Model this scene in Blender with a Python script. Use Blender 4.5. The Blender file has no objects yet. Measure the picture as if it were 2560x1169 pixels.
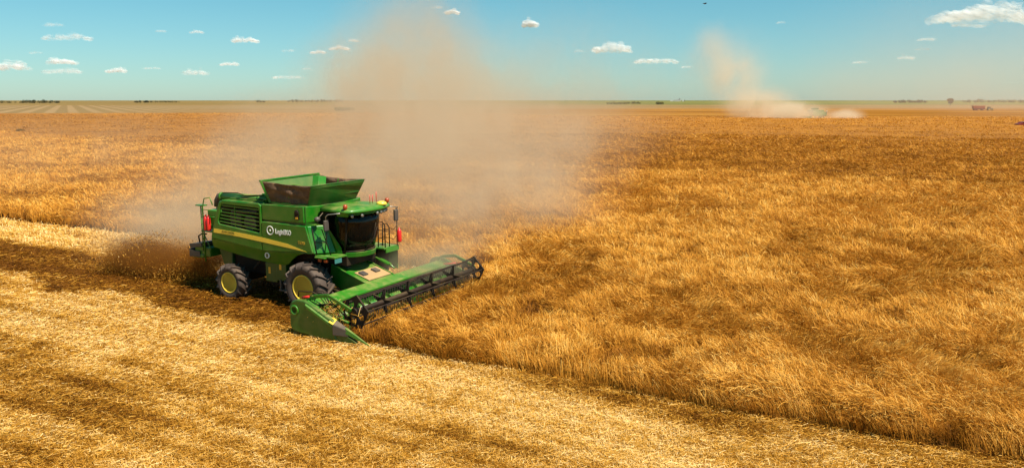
import bpy, bmesh, math, random
import numpy as np
from mathutils import Vector, Matrix
R = math.radians
PI = math.pi
S = bpy.context.scene
C = S.collection
rng = np.random.default_rng(7)
random.seed(7)

# ---------------------------------------------------------------- camera
F_PX, CAM_H, PITCH = 1998.0, 7.367, 0.16538
cam_d = bpy.data.cameras.new('camera')
cam_d.sensor_width = 36.0
cam_d.lens = F_PX / 2560.0 * 36.0
cam_d.clip_start, cam_d.clip_end = 0.5, 60000
cam = bpy.data.objects.new('camera', cam_d)
C.objects.link(cam)
cam.location = (0, 0, CAM_H)
cam.rotation_euler = (PI / 2 - PITCH, 0, 0)
S.camera = cam

# ---------------------------------------------------------------- machine frame (x forward, y to its left, z up)
MX, MY, YAW = -6.476, 28.795, -0.48996
CY_, SY_ = math.cos(YAW), math.sin(YAW)
def m2w(x, y):
    return MX + CY_ * x - SY_ * y, MY + SY_ * x + CY_ * y
def w2m(X, Y):
    X = X - MX; Y = Y - MY
    return CY_ * X + SY_ * Y, -SY_ * X + CY_ * Y

# ---------------------------------------------------------------- sun, sky, exposure
SUN_EL, SUN_AZ = R(58), YAW - R(7)          # azimuth as an angle from +X
sv = Vector((math.cos(SUN_EL) * math.cos(SUN_AZ), math.cos(SUN_EL) * math.sin(SUN_AZ), math.sin(SUN_EL)))
sun_d = bpy.data.lights.new('sun', 'SUN')
sun_d.energy = 5.0
sun_d.angle = R(0.53)
sun_d.color = (1.0, 0.93, 0.80)
sun = bpy.data.objects.new('sun', sun_d)
C.objects.link(sun)
sun.rotation_euler = (-sv).to_track_quat('-Z', 'Y').to_euler()
sun.location = (0, 0, 200)

W = bpy.data.worlds.new('World')
S.world = W
W.use_nodes = True
nt = W.node_tree
bg = nt.nodes['Background']
sky = nt.nodes.new('ShaderNodeTexSky')
sky.sky_type = 'NISHITA'
sky.sun_disc = False
sky.sun_elevation = SUN_EL
sky.sun_rotation = math.atan2(sv.x, sv.y)
sky.altitude = 0
sky.air_density = 1.0
sky.dust_density = 0.25
sky.ozone_density = 1.6
tint = nt.nodes.new('ShaderNodeMix')
tint.data_type = 'RGBA'; tint.blend_type = 'MULTIPLY'
tint.inputs[0].default_value = 1.0
tcw = nt.nodes.new('ShaderNodeTexCoord'); sxw = nt.nodes.new('ShaderNodeSeparateXYZ'); crw = nt.nodes.new('ShaderNodeValToRGB')
nt.links.new(tcw.outputs['Generated'], sxw.inputs[0]); nt.links.new(sxw.outputs[2], crw.inputs[0]); nt.links.new(crw.outputs[0], tint.inputs[7])
crw.color_ramp.elements[0].position = 0.0; crw.color_ramp.elements[0].color = (0.61, 0.86, 1.0, 1)
crw.color_ramp.elements[1].position = 0.22; crw.color_ramp.elements[1].color = (0.38, 0.97, 0.90, 1)
nt.links.new(sky.outputs[0], tint.inputs[6])
nt.links.new(tint.outputs[2], bg.inputs[0])
bg.inputs[1].default_value = 0.064

S.view_settings.view_transform = 'Standard'
S.view_settings.look = 'None'
S.view_settings.exposure = 0.78
S.view_settings.gamma = 1.0
S.render.engine = 'CYCLES'
S.cycles.max_bounces = 8
S.cycles.diffuse_bounces = 1
S.cycles.glossy_bounces = 3
S.cycles.transmission_bounces = 4
S.cycles.transparent_max_bounces = 48
S.cycles.volume_bounces = 2
S.cycles.volume_step_rate = 1.0
S.cycles.volume_max_steps = 96
S.cycles.use_denoising = True
S.cycles.caustics_reflective = False
S.cycles.caustics_refractive = False

# ---------------------------------------------------------------- helpers
def tag(o, label=None, cat=None, group=None, kind=None):
    if label: o['label'] = label
    if cat: o['category'] = cat
    if group: o['group'] = group
    if kind: o['kind'] = kind
    return o

class NT:
    """small node-tree helper"""
    def __init__(self, tree):
        self.t = tree
    def n(self, kind, **kw):
        nd = self.t.nodes.new(kind)
        for k, v in kw.items():
            if k.startswith('i_'):
                key = k[2:]
                key = int(key) if key.isdigit() else key.replace('_', ' ')
                nd.inputs[key].default_value = v
            else:
                setattr(nd, k, v)
        return nd
    def l(self, a, b):
        self.t.links.new(a, b)
    def math(self, op, a, b=None, c=None, clamp=False):
        nd = self.t.nodes.new('ShaderNodeMath'); nd.operation = op; nd.use_clamp = clamp
        for i, v in enumerate((a, b, c)):
            if v is None: continue
            if hasattr(v, 'links'): self.l(v, nd.inputs[i])
            else: nd.inputs[i].default_value = v
        return nd.outputs[0]
    def mix(self, f, a, b, blend='MIX'):
        nd = self.t.nodes.new('ShaderNodeMix'); nd.data_type = 'RGBA'; nd.blend_type = blend
        for i, v in ((0, f), (6, a), (7, b)):
            if hasattr(v, 'links'): self.l(v, nd.inputs[i])
            else: nd.inputs[i].default_value = v if i == 0 else (*v, 1)
        return nd.outputs[2]
    def noise(self, vec, scale, detail=3, rough=0.55, dist=0.0):
        nd = self.n('ShaderNodeTexNoise')
        nd.inputs['Scale'].default_value = scale; nd.inputs['Detail'].default_value = detail
        nd.inputs['Roughness'].default_value = rough; nd.inputs['Distortion'].default_value = dist
        if vec is not None: self.l(vec, nd.inputs['Vector'])
        return nd.outputs['Fac']
    def ramp(self, f, stops, interp='LINEAR'):
        nd = self.n('ShaderNodeValToRGB'); cr = nd.color_ramp; cr.interpolation = interp
        while len(cr.elements) < len(stops): cr.elements.new(0.5)
        for e, (p, c) in zip(cr.elements, stops):
            e.position = p; e.color = (*c, 1) if len(c) == 3 else c
        self.l(f, nd.inputs[0])
        return nd.outputs[0]
    def rng(self, f, a, b, c=0.0, d=1.0, smooth=True):
        nd = self.n('ShaderNodeMapRange'); nd.interpolation_type = 'SMOOTHSTEP' if smooth else 'LINEAR'
        self.l(f, nd.inputs[0])
        for i, v in zip((1, 2, 3, 4), (a, b, c, d)): nd.inputs[i].default_value = v
        return nd.outputs[0]

def new_mat(name):
    m = bpy.data.materials.new(name); m.use_nodes = True
    t = NT(m.node_tree)
    return m, t, m.node_tree.nodes['Principled BSDF']

def paint(name, col, rough=0.4, metal=0.0, dust=0.25, dustcol=(0.42, 0.27, 0.10), coat=0.0, var=0.15):
    """machine paint with a film of field dust lying on the upward faces and in blotches"""
    m, t, b = new_mat(name)
    g = t.n('ShaderNodeNewGeometry'); tc = t.n('ShaderNodeTexCoord')
    nz = t.noise(tc.outputs['Object'], 1.7, 5, 0.6)
    nf = t.noise(tc.outputs['Object'], 14, 4, 0.65)
    sx = t.n('ShaderNodeSeparateXYZ'); t.l(g.outputs['Normal'], sx.inputs[0])
    up = t.rng(sx.outputs[2], 0.2, 1.0)
    d = t.math('MULTIPLY', t.math('ADD', t.math('MULTIPLY', up, 0.75), 0.25), t.rng(nz, 0.35, 0.75))
    d = t.math('MULTIPLY', d, t.math('ADD', t.math('MULTIPLY', nf, 0.9), 0.4))
    d = t.math('MULTIPLY', d, dust * 2.0, clamp=True)
    c1 = t.mix(t.rng(nf, 0.3, 0.7, 0, var), col, tuple(x * 0.55 for x in col))
    t.l(t.mix(d, c1, dustcol), b.inputs['Base Color'])
    t.l(t.math('ADD', t.math('MULTIPLY', d, 0.5), rough, clamp=True), b.inputs['Roughness'])
    b.inputs['Metallic'].default_value = metal
    b.inputs['Coat Weight'].default_value = coat
    b.inputs['Coat Roughness'].default_value = 0.15
    return m

def grid_noise(seed, n=256):
    r = np.random.default_rng(seed).random((n, n))
    def f(x, y, s):
        u = np.asarray(x) / s; v = np.asarray(y) / s
        i = np.floor(u).astype(np.int64); j = np.floor(v).astype(np.int64)
        a = u - i; b = v - j
        a = a * a * (3 - 2 * a); b = b * b * (3 - 2 * b)
        i0 = i % n; i1 = (i + 1) % n; j0 = j % n; j1 = (j + 1) % n
        return (r[i0, j0] * (1 - a) + r[i1, j0] * a) * (1 - b) + (r[i0, j1] * (1 - a) + r[i1, j1] * a) * b
    return f
N1, N2, N3, N4, N5 = (grid_noise(k) for k in (11, 12, 13, 14, 15))
def sst(x, a, b):
    t = np.clip((x - a) / (b - a), 0, 1)
    return t * t * (3 - 2 * t)

def mesh_np(name, verts, quads, mat, attrs=None, smooth=False, tris=None):
    me = bpy.data.meshes.new(name)
    nv, nq = len(verts), len(quads)
    nt_ = 0 if tris is None else len(tris)
    me.vertices.add(nv); me.vertices.foreach_set('co', np.ascontiguousarray(verts, dtype=np.float32).ravel())
    me.loops.add(nq * 4 + nt_ * 3); me.polygons.add(nq + nt_)
    idx = quads.astype(np.int32).ravel()
    st = np.arange(nq, dtype=np.int32) * 4
    if nt_:
        idx = np.concatenate([idx, tris.astype(np.int32).ravel()])
        st = np.concatenate([st, nq * 4 + np.arange(nt_, dtype=np.int32) * 3])
    me.loops.foreach_set('vertex_index', idx)
    me.polygons.foreach_set('loop_start', st)
    if smooth: me.polygons.foreach_set('use_smooth', np.ones(nq + nt_, dtype=bool))
    me.update(calc_edges=True)
    for k, v in (attrs or {}).items():
        a = me.attributes.new(k, 'FLOAT', 'POINT'); a.data.foreach_set('value', v.astype(np.float32).ravel())
    me.materials.append(mat)
    return me

def link(name, me, parent=None):
    o = bpy.data.objects.new(name, me); C.objects.link(o)
    if parent is not None: o.parent = parent
    return o

# ---------------------------------------------------------------- field layout
NEAR_EDGE, FAR_EDGE, CUT_X = -3.75, 6.4, 3.05      # machine frame: edges of the standing crop, cutter bar
def edge_wob(x):
    return (N1(x, x * 0 + 3.3, 1.7) - 0.5) * 0.34 + (N2(x, x * 0 + 9.3, 0.45) - 0.5) * 0.16
def crop_inside(X, Y):
    """signed distance-like value, > 0 inside the standing crop"""
    x, y = w2m(X, Y)
    w = edge_wob(x)
    a = y - FAR_EDGE + w                            # beyond the last pass
    b = np.minimum(y - NEAR_EDGE + w, x - CUT_X + edge_wob(y + 40) * 0.6)
    return np.maximum(a, b)
def dark_zone(X, Y):  # crop past this line is darker, lower and leans more
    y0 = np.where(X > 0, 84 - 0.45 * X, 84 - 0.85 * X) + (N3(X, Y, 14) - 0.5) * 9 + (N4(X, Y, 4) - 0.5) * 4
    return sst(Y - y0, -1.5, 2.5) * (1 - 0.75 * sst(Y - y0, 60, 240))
def canopy_h(X, Y):
    big = N1(X, Y, 3.1); med = N2(X, Y, 1.15); sm = N3(X, Y, 0.5)
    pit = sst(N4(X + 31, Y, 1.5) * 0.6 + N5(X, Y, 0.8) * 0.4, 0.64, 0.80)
    h = 0.36 + 0.14 * big + 0.18 * med + 0.28 * sm - 0.22 * pit
    h = h - 0.08 * dark_zone(X, Y)
    mx, my = w2m(X, Y)
    h = h - 0.30 * (1 - sst(mx, 3.9, 4.7)) * (1 - sst(np.abs(my), 3.9, 4.4)) * (mx > 2.5)      # pressed down by the reel
    return h, pit

# ---------------------------------------------------------------- materials for the fields
def straw_mat(name, stops, trans=0.25, rough=0.55):
    m, t, b = new_mat(name)
    a = t.n('ShaderNodeAttribute', attribute_name='tone')
    col = t.ramp(a.outputs['Fac'], stops)
    t.l(col, b.inputs['Base Color'])
    b.inputs['Roughness'].default_value = rough
    b.inputs['Specular IOR Level'].default_value = 0.08
    tr = t.n('ShaderNodeBsdfTranslucent'); t.l(col, tr.inputs['Color'])
    mx = t.n('ShaderNodeMixShader'); mx.inputs[0].default_value = trans
    out = m.node_tree.nodes['Material Output']
    t.l(b.outputs[0], mx.inputs[1]); t.l(tr.outputs[0], mx.inputs[2]); t.l(mx.outputs[0], out.inputs['Surface'])
    return m
CROP_STOPS = [(0.0, (0.06, 0.018, 0.002)), (0.3, (0.22, 0.078, 0.006)), (0.55, (0.52, 0.210, 0.020)), (0.8, (0.78, 0.390, 0.062)), (1.0, (0.90, 0.60, 0.18))]
STUB_STOPS = [(0.0, (0.11, 0.036, 0.003)), (0.3, (0.30, 0.120, 0.009)), (0.55, (0.60, 0.300, 0.040)), (0.8, (0.84, 0.53, 0.17)), (1.0, (0.94, 0.72, 0.38))]
M_crop = straw_mat('ripe_straw', CROP_STOPS)
M_stub = straw_mat('cut_straw', STUB_STOPS, 0.15)

def blades(X, Y, Z, az, tilt, L, Wd, droop, tone, K=3, taper=0.5, tonevar=None):
    """curved ribbons: az = heading of the lean, tilt = lean from vertical at the root, droop = extra lean at the tip"""
    n = len(X)
    P = np.zeros((n, K + 1, 3)); P[:, 0] = np.stack([X, Y, Z], 1)
    ca, sa = np.cos(az), np.sin(az)
    for k in range(K):
        a = tilt + droop * ((k + 0.5) / K)
        step = L / K
        P[:, k + 1, 0] = P[:, k, 0] + np.sin(a) * ca * step
        P[:, k + 1, 1] = P[:, k, 1] + np.sin(a) * sa * step
        P[:, k + 1, 2] = P[:, k, 2] + np.cos(a) * step
    roll = rng.random(n) * PI
    wx = -sa * np.cos(roll); wy = ca * np.cos(roll); wz = np.sin(roll) * 0.6
    Wv = np.stack([wx, wy, wz], 1)
    Wv /= np.linalg.norm(Wv, axis=1, keepdims=True)
    V = np.zeros((n, K + 1, 2, 3))
    for k in range(K + 1):
        w = Wd * (1 - (1 - taper) * (k / K)) * 0.5
        V[:, k, 0] = P[:, k] - Wv * w[:, None]
        V[:, k, 1] = P[:, k] + Wv * w[:, None]
    base = (np.arange(n) * (K + 1) * 2)[:, None]
    q = []
    for k in range(K):
        q.append(np.concatenate([base + 2 * k, base + 2 * k + 1, base + 2 * k + 3, base + 2 * k + 2], 1))
    Q = np.stack(q, 1).reshape(-1, 4)
    T = np.repeat(tone[:, None], (K + 1) * 2, 1).reshape(n, K + 1, 2)
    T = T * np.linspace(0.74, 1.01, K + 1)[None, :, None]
    return V.reshape(-1, 3), Q, np.clip(T, 0, 1).ravel()

def join(parts):
    vs, qs, ts, o = [], [], [], 0
    for v, q, t in parts:
        vs.append(v); qs.append(q + o); ts.append(t); o += len(v)
    return np.concatenate(vs), np.concatenate(qs), np.concatenate(ts)

def polar(n, r0, r1, p, a=R(41)):
    """random points in the wedge in front of the camera; density per area ~ r**-p"""
    e = 2 - p
    u = rng.random(n)
    r = (r0 ** e + u * (r1 ** e - r0 ** e)) ** (1 / e)
    th = (rng.random(n) * 2 - 1) * a
    return r * np.sin(th), r * np.cos(th), r

# ---------------------------------------------------------------- standing crop
def build_crop():
    parts = []
    # underlying canopy: polar grid, fine near, coarse far
    nr, na = 900, 620
    r = 12.5 * (640 / 12.5) ** (np.linspace(0, 1, nr))
    th = np.linspace(-R(43), R(43), na)
    rr, tt = np.meshgrid(r, th, indexing='ij')
    X = rr * np.sin(tt); Y = rr * np.cos(tt)
    ins = crop_inside(X, Y)
    h, pit = canopy_h(X, Y)
    fade = sst(rr, 60, 200)
    h = h * (1 - fade) + (0.42 + 0.25 * N1(X, Y, 6) + 0.2 * N2(X, Y, 2.2)) * fade
    Z = (h - 0.13 - 0.12 * (1 - fade)) * sst(ins, 0.08, 0.35)
    zone = dark_zone(X, Y)
    tone = 0.26 + 0.16 * N3(X, Y, 0.35) + 0.12 * N4(X, Y, 7) - 0.07 * pit - 0.07 * zone
    tone = tone * (1 - fade) + fade * (0.38 + 0.14 * N5(X, Y, 2.0 + rr * 0) + 0.08 * N2(X, Y, 11) - 0.08 * zone)
    V = np.stack([X, Y, Z], -1).reshape(-1, 3)
    I = np.arange(nr * na).reshape(nr, na)
    Q = np.stack([I[:-1, :-1], I[1:, :-1], I[1:, 1:], I[:-1, 1:]], -1).reshape(-1, 4)
    keep = (ins > 0.05)
    # the crop ends at the far brown line on the left and at the harvested strip on the right
    kk = keep & crop_far(X, Y)
    kq = kk[:-1, :-1] & kk[1:, :-1] & kk[1:, 1:] & kk[:-1, 1:]
    Q = Q[kq.reshape(-1)]
    parts.append((V, Q, np.clip(tone, 0, 1).ravel()))
    for (n, r0, r1, K) in ((620000, 13.5, 46, 3), (560000, 46, 170, 2), (160000, 170, 470, 1)):
        X, Y, rr = polar(n, r0, r1, 1.45 if r1 < 400 else 1.2)
        ins = crop_inside(X, Y)
        k = (ins > 0.0) & crop_far(X, Y)
        X, Y, rr, ins = X[k], Y[k], rr[k], ins[k]
        h, pit = canopy_h(X, Y)
        n_ = len(X)
        sc = (rr / 20.0)
        ang = R(195) + (N3(X + 77, Y, 3.6) - 0.5) * 5.0 + (N4(X, Y + 50, 0.9) - 0.5) * 3.6 + rng.normal(0, 0.85, n_)
        til = 0.32 + 0.62 * N5(X, Y + 20, 1.4) + rng.normal(0, 0.35, n_)
        zone = dark_zone(X, Y)
        til = til + 0.25 * zone
        edge = 1 - sst(ins, 0.0, 0.5)
        til = til * (1 - 0.75 * edge)
        L = (0.22 + 0.18 * rng.random(n_)) * np.clip(sc, 1, 2.2) ** 0.5
        L = L * (1 + 0.45 * edge)
        Z = np.maximum(h - 0.20 + 0.1 * rng.random(n_), 0.02) * (1 - edge)
        Wd = (0.0085 + 0.008 * rng.random(n_)) * np.clip(sc, 0.8, 25) ** 0.85
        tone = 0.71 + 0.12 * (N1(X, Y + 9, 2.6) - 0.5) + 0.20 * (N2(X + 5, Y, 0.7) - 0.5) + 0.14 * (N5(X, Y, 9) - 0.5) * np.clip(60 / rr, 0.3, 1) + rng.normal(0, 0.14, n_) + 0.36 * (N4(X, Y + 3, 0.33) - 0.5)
        tone = tone - 0.30 * pit - 0.18 * zone - 0.06 * edge
        tone = tone - 0.06 * sst(rr, 130, 220)
        parts.append(blades(X, Y, Z, ang, til, L, Wd, 0.9 * (1 - 0.5 * edge) + rng.normal(0, 0.25, n_), np.clip(tone, 0.02, 1), K))
    v, q, t = join(parts)
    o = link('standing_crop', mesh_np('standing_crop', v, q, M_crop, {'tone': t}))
    tag(o, 'ripe golden standing grain leaning in swirls ahead of and beyond the combine', 'crop', kind='stuff')
def crop_far(X, Y):
    # left: crop stops near Y = 470; right: near Y = 330
    lim = 440 + (N5(X, Y, 40) - 0.5) * 14 - 90 * sst(X, -40, 60)
    return Y < lim

# ---------------------------------------------------------------- stubble
def stub_tone(X, Y):
    x, y = w2m(X, Y)
    yy = y + (N1(X, Y, 3.0) - 0.5) * 1.5 + (N2(X, Y, 0.9) - 0.5) * 0.7
    t = 0.84 + 0.0 * x
    row = sst(yy, -3.7, -3.0) * (1 - sst(yy, 1.0, 1.9))            # straw left by the combine
    row = row * (1 - sst(x, 1.5, 3.0))
    t = t * (1 - row) + row * (0.27 + 0.10 * (N2(X, Y, 0.8) - 0.5))
    b2 = sst(yy, -12.3, -11.0) * (1 - sst(yy, -9.4, -8.0))          # older pass
    t = t - 0.30 * b2 * (0.35 + 0.9 * N3(x / 3.0, y, 0.9))
    b3 = sst(yy, -5.8, -4.6) * sst(x, 6, 12)  # shade along the crop edge, put into the stubble tone
    t = t - 0.24 * b3
    b4 = sst(yy, -9.6, -8.8) * (1 - sst(yy, -8.2, -7.0)) * sst(x, 6, 13)
    t = t - 0.18 * b4
    b5 = (1 - sst(yy, -14.5, -13.5))
    t = t - 0.07 * np.sin(2 * PI * (y + (N1(X, Y, 6.0) - 0.5) * 0.5) / 0.78) - 0.05 * np.sin(2 * PI * y / 2.3)
    t = t - 0.20 * sst(N4(x / 4.0, y, 0.9), 0.45, 0.85) - 0.10 * sst(N5(X, Y, 0.5), 0.5, 0.9) - 0.10 * sst(N2(x / 9.0, y, 0.35), 0.5, 0.9) - 0.07 * b5 * N5(X, Y, 1.5)
    return t, row
def build_stubble():
    parts = []
    for (n, r0, r1) in ((520000, 13.5, 34), (330000, 34, 75)):
        X, Y, rr = polar(n, r0, r1, 1.3)
        ins = crop_inside(X, Y)
        k = (ins < 0.02)
        X, Y, rr = X[k], Y[k], rr[k]
        n_ = len(X)
        tone, row = stub_tone(X, Y)
        flat = rng.random(n_) < 0.60 + 0.35 * row
        x, y = w2m(X, Y)
        ang = rng.random(n_) * 2 * PI
        lean = YAW + PI * (N3(X, Y, 9) > 0.5) + rng.normal(0, 0.6, n_)
        ang = np.where(flat, ang, lean)
        til = np.where(flat, R(84) + rng.normal(0, 0.10, n_), np.abs(rng.normal(0.55, 0.3, n_)))
        L = np.where(flat, 0.06 + 0.16 * rng.random(n_) ** 2, 0.05 + 0.08 * rng.random(n_))
        Z = np.where(flat, 0.02 + (0.09 + 0.09 * row) * rng.random(n_), 0.0)
        Wd = (0.007 + 0.009 * rng.random(n_)) * np.clip(rr / 20, 0.8, 9) ** 0.9
        tn = tone + rng.normal(0, 0.17, n_) + (N5(X, Y, 0.35) - 0.5) * 0.28
        parts.append(blades(X, Y, Z, ang, til, L * np.clip(rr / 24, 1, 2), Wd, 0.1 + rng.normal(0, 0.1, n_), np.clip(tn, 0.02, 1), 1, 0.7))
    v, q, t = join(parts)
    o = link('stubble', mesh_np('stubble', v, q, M_stub, {'tone': t}))
    tag(o, 'cut straw stubble and chaff lying on the harvested strip in front of the combine', 'stubble', kind='stuff')

# ---------------------------------------------------------------- ground
def build_ground():
    m, t, b = new_mat('field_soil')
    tc = t.n('ShaderNodeTexCoord'); P = tc.outputs['Object']
    sp = t.n('ShaderNodeSeparateXYZ'); t.l(P, sp.inputs[0]); X, Y = sp.outputs[0], sp.outputs[1]
    at = t.n('ShaderNodeAttribute', attribute_name='tone')
    fine = t.noise(P, 9, 5, 0.7)
    mid = t.noise(P, 1.1, 4, 0.6)
    f = t.math('ADD', t.math('ADD', at.outputs['Fac'], t.math('MULTIPLY', t.math('SUBTRACT', fine, 0.5), 0.75)), t.math('MULTIPLY', t.math('SUBTRACT', mid, 0.5), 0.35), clamp=True)
    near = t.ramp(f, [(p, tuple(c * 0.80 for c in col)) for p, col in STUB_STOPS])
    # far fields: long strips across the view, rows running away on the left
    mp = t.n('ShaderNodeMapping'); mp.inputs['Scale'].default_value = (0.0011, 0.0085, 1); t.l(P, mp.inputs[0])
    strips = t.noise(mp.outputs[0], 1.0, 4, 0.6)
    far = t.ramp(strips, [(0.32, (0.24, 0.13, 0.035)), (0.45, (0.34, 0.19, 0.06)), (0.52, (0.40, 0.24, 0.09)), (0.60, (0.30, 0.20, 0.07)), (0.72, (0.17, 0.14, 0.045))])
    # rows converging away, left
    rx = t.math('ADD', X, t.math('MULTIPLY', Y, 0.55))
    wv = t.math('SINE', t.math('MULTIPLY', rx, 2 * PI / 15.0))
    wv = t.math('MULTIPLY', t.rng(wv, -0.2, 0.6), t.rng(t.noise(mp.outputs[0], 3.0, 2), 0.3, 0.6, 0.5, 1.0))
    rowz = t.mix(wv, (0.30, 0.20, 0.08), (0.42, 0.28, 0.13))
    inrow = t.math('MULTIPLY', t.rng(X, -560, -480, 1, 1), t.math('MULTIPLY', t.rng(Y, 455, 470), t.rng(Y, 1150, 1250, 1, 0)))
    inrow = t.math('MULTIPLY', inrow, t.rng(X, -150, -230, 1, 0) if False else t.rng(X, -330, -140, 1, 0))
    far = t.mix(inrow, far, rowz); far = t.mix(1.0, far, (0.62, 0.60, 0.60), 'MULTIPLY')
    # green and yellow strips close to the horizon
    gn = t.rng(t.math('ADD', Y, t.math('MULTIPLY', t.noise(mp.outputs[0], 1.7, 2), 700)), 1500, 1900)
    green = t.ramp(t.noise(mp.outputs[0], 0.35, 2, 0.5), [(0.38, (0.055, 0.065, 0.02)), (0.5, (0.11, 0.115, 0.03)), (0.56, (0.22, 0.20, 0.035)), (0.66, (0.08, 0.085, 0.03))])
    far = t.mix(t.math('MULTIPLY', gn, t.rng(X, -900, 700, 0.30, 1.0)), far, green)
    # harvested golden land on the right, behind the crop
    gold = t.ramp(t.noise(mp.outputs[0], 2.6, 4, 0.65), [(0.35, (0.14, 0.05, 0.004)), (0.5, (0.24, 0.095, 0.009)), (0.65, (0.34, 0.16, 0.025))])
    gr = t.math('MULTIPLY', t.rng(X, -260, 60), t.rng(t.math('ADD', Y, t.math('MULTIPLY', X, -0.15)), 620, 800, 1, 0))
    far = t.mix(gr, far, gold)
    d = t.rng(Y, 110, 300)
    col = t.mix(d, near, far)
    t.l(col, b.inputs['Base Color'])
    b.inputs['Roughness'].default_value = 0.95
    b.inputs['Specular IOR Level'].default_value = 0.05
    bp = t.n('ShaderNodeBump'); bp.inputs['Strength'].default_value = 0.7; bp.inputs['Distance'].default_value = 0.05
    t.l(fine, bp.inputs['Height']); t.l(bp.outputs[0], b.inputs['Normal'])
    nr, na = 420, 360
    r = 4.0 * (45000 / 4.0) ** (np.linspace(0, 1, nr) ** 1.25)
    th = np.linspace(0, 2 * PI, na + 1)
    # finer towards the field in view
    th = np.concatenate([np.linspace(-R(45), R(45), 300), np.linspace(R(48), R(312), 60), [R(315)]])
    na = len(th)
    rr, tt = np.meshgrid(r, th, indexing='ij')
    X = rr * np.sin(tt); Y = rr * np.cos(tt)
    tone, row = stub_tone(X, Y)
    Z = np.zeros_like(X) + 0.10 * row * sst(-rr, -90, -60) * N3(X, Y, 0.6)
    ins = crop_inside(X, Y)
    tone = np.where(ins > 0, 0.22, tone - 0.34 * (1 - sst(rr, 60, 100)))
    V = np.stack([X, Y, Z], -1).reshape(-1, 3)
    I = np.arange(nr * na).reshape(nr, na)
    Q = np.stack([I[:-1, :-1], I[1:, :-1], I[1:, 1:], I[:-1, 1:]], -1).reshape(-1, 4)[:, ::-1]
    V = np.concatenate([V, [[0, 0, 0]]]); c = len(V) - 1
    T = np.concatenate([tone.ravel(), [0.6]])
    tris = np.array([[c, I[0, k + 1], I[0, k]] for k in range(na - 1)])
    o = link('ground', mesh_np('ground', V, Q, m, {'tone': np.clip(T, 0, 1)}, True, tris))
    tag(o, kind='structure')
build_ground(); build_crop(); build_stubble()

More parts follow.
